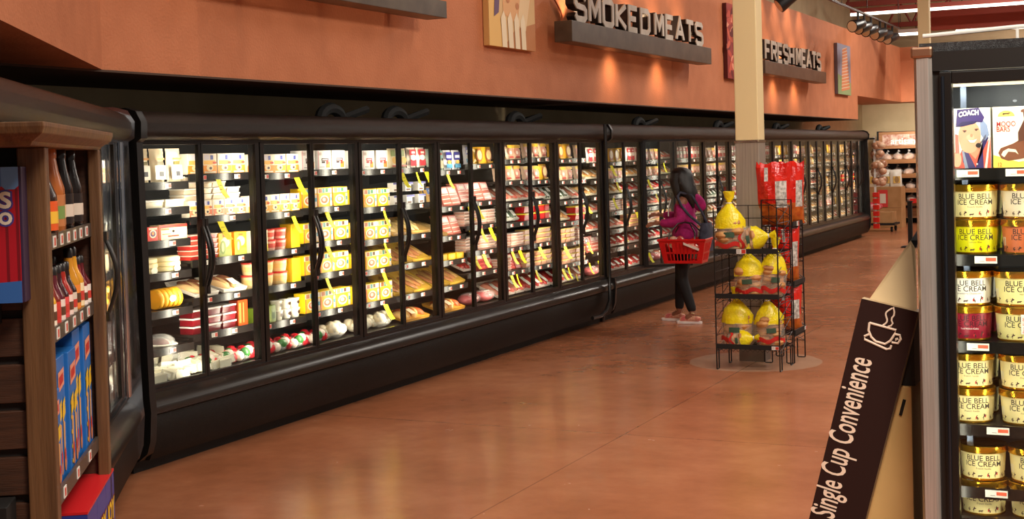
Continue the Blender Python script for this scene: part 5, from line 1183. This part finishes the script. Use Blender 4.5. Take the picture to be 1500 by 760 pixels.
ROWS = [ # shelf, [(px, colours low->high)]
 (1, 1430, [((230, 226, 16), 'yellow green', 'Lemon Bliss'), (CREAMT, 'cream', 'French Vanilla')], 'left'),
 (1, 1503, [((226, 120, 70), 'orange', 'Orange'), ((246, 232, 200), 'cream', 'Vanilla')], 'second'),
 (2, 1419, [((150, 24, 50), 'deep red', 'Red Velvet Cake'), ((250, 246, 232), 'white', 'Strawberry Cheesecake')], 'left'),
 (2, 1491, [((246, 236, 160), 'pale yellow', 'Vanilla'), ((246, 236, 160), 'pale yellow', 'Cookie')], 'second'),
 (3, 1420, [(CREAMT, 'cream', 'Cookies n Cream')]*2, 'left'), (3, 1496, [(CREAMT, 'cream', 'Cookies n Cream')]*2, 'second'),
 (4, 1435, [(CREAMT, 'cream', 'Homemade Vanilla')]*2, 'left'), (4, 1508, [(CREAMT, 'cream', 'Homemade Vanilla')]*2, 'second')]
for sh, px, cols, side in ROWS:
    for k, (c, cn, fl) in enumerate(cols):
        lab = '%s ice cream tub with gold lid, %s of the %s stack, %s freezer shelf' % (cn, ('bottom', 'top')[k], 'leftmost' if side == 'left' else 'right-hand', ('top', 'second', 'third', 'fourth', 'lowest')[sh])
        z = fshelf[sh]+k*DZ+.001
        tub(c, lab, (tp(px), 5.085, z), .12 if side == 'left' else .30, fl, sticker=(side == 'second' and k == 0 and sh in (1, 2)))
        # one more row behind, glimpsed between the stacks
        if side == 'left' and sh < 4: tub(c, 'ice cream tub behind the %s one of the leftmost stack, %s freezer shelf' % (('bottom', 'top')[k], ('top', 'second', 'third', 'fourth', 'lowest')[sh]), (tp(px)+.0, 5.26, z), .1, fl)
# cartons on the top freezer shelf
def cartonbox(name, label, x0, x1, h, z, cat='carton'):
    r = empty(name, ((x0+x1)/2, 5.03, z), 0, label, cat); w = (x1-x0)/2
    MB().box(-w, 0, 0, w, .13, h, M((246, 240, 224), .4)).build('box', r, bevel=.002); return r, w
cx0, cx1 = onY(1393.5, 250, 5.03).x, onY(1452, 250, 5.03).x
hC = onY(1420, 158, 5.03).z-fshelf[0]-.002; r, w = cartonbox('novelty_carton', 'carton picturing a smiling man in a cap reading COACH, top freezer shelf', cx0, cx1, hC, fshelf[0]+.001)
q = MB(); LV = [0]
def pf(pts, c, rough=.4):
    LV[0] += 1; q.face([(-w+u*2*w, -.001-.00025*LV[0], v*hC) for u, v in pts], M(c, rough))
def el(u, v, a, b_, c, n=20, t0=0, t1=2*PI): pf([(u+a*math.cos(t0+(t1-t0)*k/n), v+b_*math.sin(t0+(t1-t0)*k/n)) for k in range(n+(0 if t1-t0 > 6.2 else 1))], c)
pf([(0, 0), (1, 0), (1, 1), (0, 1)], (246, 240, 226))
pf([(.05, 0), (.3, .34), (.55, .3), (.75, .3), (1, .52), (1, 0)], (206, 84, 66))
pf([(.3, .36), (.42, .3), (.62, .02), (.95, .5), (.9, .56), (.8, .45), (.82, .0), (.4, 0), (.3, .12)], (52, 40, 96))
pf([(.84, 0), (.96, .5), (.99, .5), (.9, 0)], (236, 214, 200)); pf([(.35, .0), (.28, .3), (.33, .3), (.44, 0)], (130, 140, 160))
pf([(.74, .86), (.92, .72), (.97, .55), (.86, .46), (.76, .56)], (130, 146, 180))
pf([(.42, .3), (.62, .16), (.74, .3), (.76, .45), (.42, .42)], (206, 140, 108))
el(.48, .54, .28, .26, (222, 160, 128)); el(.47, .40, .22, .14, (224, 164, 132)); el(.5, .52, .1, .05, (230, 176, 146))
pf([(.14, .7), (.18, .98), (.72, 1), (.86, .84), (.8, .76), (.5, .78), (.2, .72)], (58, 42, 104)); pf([(.14, .7), (.3, .78), (.72, .79), (.6, .74), (.3, .70)], (40, 30, 80))
el(.36, .63, .055, .012, (110, 66, 50)); el(.66, .65, .055, .012, (110, 66, 50)); el(.36, .615, .03, .012, (60, 40, 36)); el(.65, .635, .03, .012, (60, 40, 36))
pf([(.42, .47), (.5, .44), (.6, .44), (.68, .49), (.6, .46), (.5, .46)], (150, 60, 50)); pf([(.44, .475), (.5, .435), (.6, .435), (.67, .49), (.56, .47)], (252, 246, 240)); el(.53, .55, .035, .03, (206, 136, 106))
el(.70, .385, .07, .04, (40, 30, 30)); pf([(.75, .4), (.88, .5), (.9, .56), (.87, .55), (.74, .42)], (90, 90, 110))
el(.16, .16, .11, .13, (226, 166, 134)); pf([(.12, .26), (.22, .26), (.2, .56), (.12, .58)], (196, 110, 96)); el(.66, .08, .02, .015, (246, 240, 240))
LV[0] += 1; ofs = -.001-.00025*LV[0]
put_text(q, 'COACH', lambda u, v: Vector((-w+(.47+u)*2*w, ofs, (.885+v*.78+.0-.25*(u)**2*.9+.06*u)*hC)), WHITE, size=.14, bold=.006)
q.build('front_print', r)
cx0, cx1 = onY(1455.5, 250, 5.03).x, onY(1530, 250, 5.03).x
hC = onY(1470, 156, 5.03).z-fshelf[0]-.002; r, w = cartonbox('novelty_carton', 'white and yellow ice cream bar carton reading MOOO BARS, top freezer shelf', cx0, cx1, hC, fshelf[0]+.001)
q = MB(); LV[0] = 0
pf([(0, 0), (1, 0), (1, 1), (0, 1)], (246, 238, 218)); pf([(0, 0), (1, 0), (1, .16), (.5, .1), (0, .22)], (240, 206, 90))
el(.27, .84, .17, .10, (248, 200, 90), t0=0, t1=PI); pf([(.27+x*.12, .86+y*.06) for x, y in COWP], (60, 34, 26))
pf([(.1, .25), (.15, .33), (.4, .4), (.62, .5), (.9, .62), (1, .6), (1, .2), (.3, .12), (.16, .16)], (120, 72, 48)); pf([(.16, .22), (.2, .28), (.3, .32), (.45, .3), (.5, .22), (.44, .26), (.3, .27), (.22, .18)], (244, 230, 200))
pf([(.5, .58), (.62, .78), (.6, .9), (.74, .9), (.8, .6), (.7, .46), (.5, .42)], (84, 50, 36)); pf([(.66, .72), (.9, .75), (.9, .8), (.66, .8)], (210, 180, 140)); pf([(.56, .94), (.7, .98), (.9, .98), (.9, .9), (.56, .9)], (110, 66, 44))
def ofx(): LV[0] += 1; return -.001-.00025*LV[0]
o1 = ofx(); put_text(q, 'Blue Bell', lambda u, v: Vector((-w+(.07+u)*2*w, o1, (.775+v)*hC)), M((110, 130, 150), .5), size=.07, align='LEFT')
put_text(q, 'MOOO', lambda u, v: Vector((-w+(.07+u)*2*w, o1, (.68+v)*hC)), M((206, 36, 30), .5), size=.12, bold=.001, align='LEFT'); put_text(q, 'BARS', lambda u, v: Vector((-w+(.07+u)*2*w, o1, (.595+v)*hC)), M((206, 36, 30), .5), size=.12, bold=.001, align='LEFT')
put_text(q, '12', lambda u, v: Vector((-w+(.08+u)*2*w, o1, (.03+v)*hC)), M((220, 100, 30), .5), size=.09, bold=.002, align='LEFT')
q.build('front_print', r)
# ================================================================== SINGLE CUP DISPLAY
SY = 5.05
def sp(px, py, Y=SY): p = onY(px, py, Y); return Vector((p.x, p.y, p.z))
TL, TRr, BL_, BR_ = sp(1262, 437), sp(1345, 457), sp(1185, 760), sp(1268, 760)
dn = (BL_-TL).normalized(); t = TL.z/-dn.z; BL_ = TL+dn*(t*.985); dn2 = (sp(1268, 760)-TRr).normalized(); BR_ = TRr+dn2*((TRr.z-BL_.z)/-dn2.z)
ds = empty('cardboard_display', (0, 0, 0), 0, 'slanted dark brown cardboard display reading Single Cup Convenience, left of the freezer', 'display stand')
BRN = M((40, 18, 13), .7, 0, .2); PALE = M((200, 172, 128), .7); EDGE = M((190, 160, 120), .7)
q = MB(); th = Vector((0, .05, 0))
q.add([TL, TRr, BR_, BL_, TL+th, TRr+th, BR_+th, BL_+th], [(3, 2, 1, 0)], BRN)
q.add([TL, TRr, BR_, BL_, TL+th, TRr+th, BR_+th, BL_+th], [(4, 5, 6, 7), (0, 1, 5, 4), (1, 2, 6, 5), (2, 3, 7, 6), (3, 0, 4, 7)], EDGE)
q.build('brown_panel', ds)
U = (TL-BL_).normalized(); Rv = (TRr-TL); Wd = Rv.length; Rv.normalize(); Rv = (Rv-U*Rv.dot(U)).normalized()
q = MB()
O_ = BR_+Vector((0, -.0015, 0))
base = sp(1228, 760); base = Vector((base.x, SY-.0015, base.z))
put_text(q, 'Single Cup Convenience', lambda u, v: base+U*(u*.600-.01)-Rv*(v*1.22)-Rv*.016, M((232, 206, 184), .6), size=.105, bold=.0012, align='LEFT')
q.build('lettering', ds)
c0 = sp(1294, 487); c0 = Vector((c0.x, SY-.002, c0.z)); q = MB()
def cp_(u, v): return c0+Rv*u+Vector((0, 0, 1))*0+U*v
k_ = .062; PK = M((232, 206, 184), .6)
def ln(pts, r=.0045): q.tube([cp_(a*k_, b_*k_) for a, b_ in pts], r, PK, 6)
ln([(-.9, .35), (-.85, -.1), (-.6, -.45), (-.3, -.62), (.25, -.62), (.5, -.35), (.62, 0), (.68, .35), (-.9, .35)])
ln([(.66, .1), (.95, .12), (1.05, -.1), (.95, -.38), (.6, -.42)])
ln([(-.75, -.3), (-1.0, -.5), (-.95, -.68), (.4, -.9), (.6, -.8), (.62, -.6)])
ln([(-.12+.22*t/12+.13*math.sin(t*.62), .42+1.2*t/12) for t in range(13)]+[(.34, 1.35), (.36, 1.15), (.28, .98), (.30, .82), (.40, .68), (.34, .52), (.18, .42)], .0033); ln([(.8, -.12), (.88, -.16), (.82, -.24), (.8, -.12)])
q.build('cup_symbol', ds)
# pale flap rising behind the panel
a, b_, c = sp(1272, 440, SY+.03), sp(1334, 352, SY+.22), sp(1343, 457, SY+.03)
q = MB(); d_ = sp(1341, 364, SY+.22); off = Vector((0, .006, 0)); f4 = [a, c, d_, b_]
q.add(f4+[p+off for p in f4], [(0, 1, 2, 3), (7, 6, 5, 4), (0, 4, 5, 1), (1, 5, 6, 2), (2, 6, 7, 3), (3, 7, 4, 0)], PALE); q.build('cardboard_flap', ds)
q = MB(); e1 = [b_, d_, sp(1346, 352, SY+.26), sp(1343, 338, SY+.3)]; q.add(e1+[p+off for p in e1], [(0, 1, 2, 3), (7, 6, 5, 4), (0, 4, 5, 1), (1, 5, 6, 2), (2, 6, 7, 3), (3, 7, 4, 0)], BLACKM); q.build('dark_flap', ds)
# upright body
yb = SY+.10; g0 = sp(1300, 565, yb); g1 = sp(1339, 565, yb); xb0 = sp(1250, 700, yb).x
body = empty('cardboard_carton', (0, 0, 0), 0, 'plain tan cardboard carton with a slot standing behind the brown display panel', 'carton')
q = MB(); CT = noisy('tan_card', (206, 164, 102), (214, 172, 110), 4, .75)
q.box(xb0, yb, 0, g1.x-.01, yb+.40, g0.z, CT); q.build('carton_box', body, bevel=.003)
s0 = sp(1325, 585, yb-.001); s1 = sp(1319, 608, yb-.001); q = MB(); q.tube([s0, s1], .006, BLACKM, 8); q.build('hand_slot', body)
q = MB(); q.box(g1.x-.085, yb+.02, g0.z, g1.x-.0, yb+.38, sp(1340, 470, yb).z, BLACKM); tag(q.build('shade_block'), 'black block standing in for the shadow behind the brown panel, on the tan carton', 'shade block')  # dark block in place of the shadow between panel and carton
# ================================================================== WOODEN ENDCAP at far left
k8 = .80
def kk(x, y, z): return Vector((x*k8, y*k8, EYE+(z-EYE)*k8))
G0 = Vector((-2.80*k8, 2.87*k8, 0))
WOOD = noisy('dark_walnut', (84, 56, 34), (112, 78, 48), 3, .45, .15, detail=6, stretch=(14, 14, 1)); WOODH = noisy('walnut_slats', (56, 32, 20), (74, 44, 28), 3, .5, .15, stretch=(2, 2, 30))
gd = empty('wooden_endcap', G0, RZ, 'dark walnut shelf unit with crown moulding at the left edge', 'shelf unit')
# local x = outward (right), y = away along the side
def gz(z): return EYE+(z-EYE)*k8
GL = .88*k8/.8; GL = .69; GW = .55
top = gz(1.765)
MB().box(-.057, -.015, 0, .004, .03, top, WOOD).build('front_post', gd, bevel=.003)
MB().box(-.008, GL, 0, .022, GL+.04, top, WOOD).build('rear_post', gd, bevel=.003)
MB().box(-.32, .03, 0, -.30, GL+.04, top, WOODH).build('inner_back', gd); MB().box(-.32, GL+.02, 0, -.008, GL+.035, top, WOODH).build('rear_panel', gd); MB().box(-.30, .03, 0, -.02, .04, top, WOODH).build('front_lining', gd)
cr = [(.0, 0), (.012, .0), (.018, .012), (.045, .035), (.05, .055), (.05, .068), (0, .068)]
cr = [(o*.9, z*.72) for o, z in cr]
q = MB(); ring = []
x0, x1, y0, y1 = -GW, .0, -.21, GL+.09
for o_, z in cr: ring.append([(x0, y0-o_, top+z), (x1+o_, y0-o_, top+z), (x1+o_, y1+o_, top+z), (x0, y1+o_, top+z)])
vs = [p for r_ in ring for p in r_]; fs = []
for i in range(len(cr)-1):
    for j in range(3): fs.append((i*4+j, i*4+j+1, (i+1)*4+j+1, (i+1)*4+j))
n0 = (len(cr)-1)*4; fs += [tuple(range(n0, n0+4)), (3, 2, 1, 0)]
q.add(vs, fs, WOOD); q.box(-GW, -.2, top+.04, .02, GL+.06, top+.048, WOOD); q.build('crown_moulding', gd, bevel=.002)
q = MB(); n = 16
for i in range(n): z = .05+i*(top-.1)/n; q.box(-GW, .0, z, -.056, .03, z+(top-.1)/n-.018, WOODH)
q.box(-GW, .012, 0, -.056, .03, top, M((26, 16, 12), .7)); q.build('slat_panel', gd, bevel=.002)
RS = [gz(1.48), gz(1.215), gz(.75), .655]; RH = .03
for k, z in enumerate(RS):
    b = MB(); b.box(-.30, .03, z, -.012, GL, z+.012, M((40, 34, 30), .4)); b.box(-.012, .03, z-.006, -.004, GL, z+RH, M((70, 62, 56), .35)); o = b.build('shelf', gd)
    for i in range((6, 5, 3, 3)[k]):
        n_ = (6, 5, 3, 3)[k]; yy_ = .06+(GL-.1)*(i+.2)/n_; l = MB(); l.box(-.004, -.017, -.013, -.002, .017, .013, LABELW); l.box(-.002, -.010, -.009, -.0014, .006, .009, LABELR); l.build('price_label', o, loc=(0, yy_+.03, z+.012))
GM = Matrix.Translation(G0) @ Matrix.Rotation(RZ, 4, 'Z')
def gput(o, x, y, z, rz=0): o.matrix_world = GM @ Matrix.Translation((x, y, z)) @ Matrix.Rotation(rz, 4, 'Z'); return o
# sauce bottles on the top shelf
def bottle(name, label, cat, x, y, z, r, h, body, cap, lab, lab2, group=None, taper=.45, neck=.62):
    e = empty(name, (0, 0, 0), 0, label, cat, group); e.matrix_world = GM @ Matrix.Translation((x, y, z)) @ Matrix.Rotation(random.uniform(-.2, .2), 4, 'Z')
    MB().lathe([(r*.9, 0), (r, .006), (r, h*.45), (r*.98, h*neck*.85), (r*taper*1.3, h*neck*1.15), (r*taper, h*.86)], body, n=18).build('bottle_body', e, True)
    MB().lathe([(r*taper*1.1, h*.86), (r*taper*1.1, h*.97), (r*taper*.8, h)], cap, n=14).build('cap', e, True)
    q = MB(); q.lathe([(r*1.01, h*.12), (r*1.01, h*.46)], lab, n=18); q.lathe([(r*1.025, h*.2), (r*1.025, h*.34)], lab2, n=18); q.build('label_wrap', e, True)
    return e
CH = M((40, 22, 16), .18); CHB = M((24, 14, 12), .2); CARA = M((176, 98, 44), .2); ORL = M((226, 90, 30), .4); YLL = M((240, 190, 60), .4); DK = M((30, 20, 20), .4)
z = RS[0]+.0125
spec = [('dark chocolate sauce bottle with orange and yellow label, nearest on the top endcap shelf', CH, CHB, ORL, YLL, .045, .20), ('dark sauce bottle behind the nearest one on the top endcap shelf', CH, CHB, ORL, DK, .04, .21),
        ('tall caramel sauce bottle, first of two on the top endcap shelf', CARA, CARA, M((190, 120, 70), .4), M((120, 150, 80), .4), .036, .225), ('tall caramel sauce bottle, further of two on the top endcap shelf', CARA, CARA, M((180, 110, 60), .4), M((236, 206, 160), .4), .038, .225),
        ('very dark syrup bottle, left of the last three on the top endcap shelf', CHB, CHB, DK, M((220, 206, 190), .4), .034, .225), ('very dark syrup bottle, middle of the last three on the top endcap shelf', CHB, CHB, DK, M((220, 206, 190), .4), .034, .22), ('very dark syrup bottle, last on the top endcap shelf', CHB, CHB, DK, M((220, 206, 190), .4), .034, .22)]
for i, (lab, bd, cp, l1, l2, r_, h_) in enumerate(spec):
    bottle('sauce_bottle', lab, 'sauce bottle', -.046-.012*(i % 2), .15+.077*i, z, r_, h_, bd, cp, l1, l2, taper=.5)
# juice and topping jars on the second shelf
JC = [((214, 160, 40), (250, 236, 214)), ((120, 40, 30), (206, 60, 50)), ((90, 30, 40), (236, 220, 210)), ((60, 24, 30), (226, 80, 80)), ((160, 40, 30), (246, 220, 210)), ((40, 20, 20), (220, 206, 190)), ((206, 140, 40), (240, 140, 60)), ((214, 150, 40), (246, 226, 180)), ((120, 20, 30), (250, 236, 226)), ((90, 20, 26), (236, 226, 216))]
JN = ['amber', 'red brown', 'plum', 'dark berry', 'red', 'near black', 'golden', 'honey gold', 'ruby', 'deep red']
z = RS[1]+.0125; tall = .145
for i in range(10):
    c, l = JC[i]
    for dpt in range(2):
        lab = '%s syrup bottle in the %s of the second endcap shelf, %s in line' % (JN[i], 'front row' if dpt == 0 else 'back row', ORD[i])
        bottle('syrup_bottle', lab, 'syrup bottle', -.034-.07*dpt, .12+.06*i, z, .028, tall+(.03 if i in (6, 7) else 0), M(c, .12), M((30, 24, 24), .3), M(l, .4), M((200, 60, 50), .4) if i % 2 else M((90, 60, 40), .4), taper=.38, neck=.6)
# blue cone cartons
BLUE = M((36, 110, 190), .4); TANC = M((214, 160, 100), .5); YC = M((240, 196, 40), .4); RC = M((200, 50, 44), .4)
def cone_box(x, y, z, w, h, d, label, name='cone_carton'):
    """front faces local +x; width along y"""
    e = empty(name, (0, 0, 0), 0, label, 'carton'); e.matrix_world = GM @ Matrix.Translation((x, y, z))
    MB().box(-d, -w/2, 0, 0, w/2, h, BLUE).build('box', e, bevel=.002)
    q = MB(); X = .001
    def qf(pts, m, o=0): q.face([(X+.0003*o, -w/2+u*w, v*h) for u, v in pts], m)
    for u in (.3, .72):
        qf([(u-.1, .08), (u+.02, .06), (u+.1, .45), (u-.12, .48)], TANC, 1); q.disc((X+.0008, -w/2+u*w, h*.13), w*.13, h*.07, M((196, 120, 80), .5)); q.disc((X+.001, -w/2+u*w, h*.2), w*.09, h*.05, RC)
        qf([(u-.2, .47), (u+.16, .52), (u+.14, .6), (u-.18, .56)], YC, 3); qf([(u-.18, .56), (u+.14, .61), (u+.12, .66), (u-.16, .62)], YC, 4)
    qf([(.15, .72), (.85, .76), (.85, .9), (.15, .88)], M((230, 150, 120), .5), 1); qf([(.25, .76), (.75, .79), (.75, .86), (.25, .84)], RC, 2)
    for k in range(5): q.disc((X+.0005, -w/2+w*.12, h*(.1+.12*k)), w*.05, h*.02, YC)
    q.build('front_print', e)
    q = MB(); Y_ = -w/2-.001
    q.face([(-d*.9, Y_, h*.1), (-d*.1, Y_, h*.1), (-d*.1, Y_, h*.9), (-d*.9, Y_, h*.9)], M((44, 124, 204), .4)); q.face([(-d*.8, Y_-.0005, h*.3), (-d*.2, Y_-.0005, h*.34), (-d*.2, Y_-.0005, h*.44), (-d*.8, Y_-.0005, h*.4)], YC); q.build('side_print', e)
    return e
z = RS[2]+.0125
hB = [.235, .30, .30, .335, .335]
for i, hh in enumerate(hB): cone_box(-.016-.008*(i % 2), .12+.125*i, z, .115, hh, .16, 'blue ice cream cone carton, %s from the left on the third endcap shelf' % ORD[i])
# red and blue cone boxes at the bottom
z = RS[3]+.0125
for i in range(3):
    e = empty('cone_carton', (0, 0, 0), 0, 'red topped blue cone box reading JOY, %s from the left on the lowest endcap shelf' % ORD[i], 'carton'); hb = .862-z
    e.matrix_world = GM @ Matrix.Translation((.022, .36+.162*(i-0), z)); w_, d_ = .16, .24
    q = MB(); q.box(-d_, -w_/2, 0, 0, w_/2, hb, M((50, 60, 140), .4)); q.box(-d_-.001, -w_/2-.001, hb-.004, .001, w_/2+.001, hb+.002, M((206, 34, 38), .35)); q.face([(-d_*.5-.01, -w_/2, hb+.0025), (-d_*.5+.004, -w_/2, hb+.0025), (-d_*.5+.004, w_/2, hb+.0025), (-d_*.5-.01, w_/2, hb+.0025)], M((150, 20, 28), .4)); q.build('box', e)
    q = MB()
    for sgn in (0, 1):
        fn = (lambda u, v: Vector((.0015, u, .07+v))) if sgn == 0 else (lambda u, v: Vector((-d_/2+u, -w_/2-.0015, .075+v)))
        put_text(q, 'JOY', fn, YC, size=.075, bold=.003)
        fn2 = (lambda u, v: Vector((.001, u, .07+v))) if sgn == 0 else (lambda u, v: Vector((-d_/2+u, -w_/2-.001, .075+v)))
        put_text(q, 'JOY', fn2, M((120, 20, 30), .4), size=.075, bold=.007)
    for k in range(5): q.disc((.0012, -.06+.03*k, .035), .012, .012, TANC)
    q.build('front_print', e)
# boxed product hanging on the slatted front
e = empty('toy_box', (0, 0, 0), 0, 'box printed like a red theatre curtain with blue awning, left edge of endcap', 'box'); zb = gz(1.345); ht = gz(1.70)-zb+.01
e.matrix_world = GM @ Matrix.Translation((-.036, -.02, zb))
MB().box(-.22, -.06, 0, 0, 0, ht, M((50, 30, 60), .5)).build('box', e, bevel=.002)
q = MB(); Y_ = -.061
q.face([(-.22, Y_, 0), (-.006, Y_, 0), (-.006, Y_, ht), (-.22, Y_, ht)], M((176, 14, 34), .45))
for k in range(10): q.face([(-.212+.022*k, Y_-.0004, .03), (-.206+.022*k, Y_-.0004, .03), (-.206+.022*k, Y_-.0004, ht*.84), (-.212+.022*k, Y_-.0004, ht*.84)], M((120, 6, 24), .45))
for k in range(6): x = -.22+.0357*k; q.face([(x, Y_-.0008, ht), (x, Y_-.0008, ht*.86), (x+.008, Y_-.0008, ht*.835), (x+.027, Y_-.0008, ht*.835), (x+.0355, Y_-.0008, ht*.86), (x+.0355, Y_-.0008, ht)], M(((76, 130, 200), (110, 160, 220))[k % 2], .45))
q.face([(-.22, Y_-.0008, 0), (-.006, Y_-.0008, 0), (-.006, Y_-.0008, ht*.16), (-.22, Y_-.0008, ht*.12)], M((50, 100, 170), .45))
for t_, zz, sz in (('os', .70, .075), ('o', .58, .055)):
    put_text(q, t_, lambda u, v: Vector((-.02+u, Y_-.0012, ht*zz+v)), M((70, 60, 140), .4), size=sz, bold=.005, align='RIGHT'); put_text(q, t_, lambda u, v: Vector((-.02+u, Y_-.0018, ht*zz+v)), M((236, 226, 206), .4), size=sz, bold=.001, align='RIGHT')
q.build('front_print', e)
hb = MB(); hb.box(-GW, -.10, gz(1.345)-.05, -.10, -.012, gz(1.345)-.002, BLACKM); hb.box(-GW, -.11, gz(1.345)-.05, -.10, -.10, gz(1.345)+.004, BLACKM); hb.build('front_ledge', gd, bevel=.002)
hb = MB(); hb.box(-GW, -.11, gz(.80)-.10, -.085, -.012, gz(.80), BLACKM); hb.build('front_ledge', gd, bevel=.002)
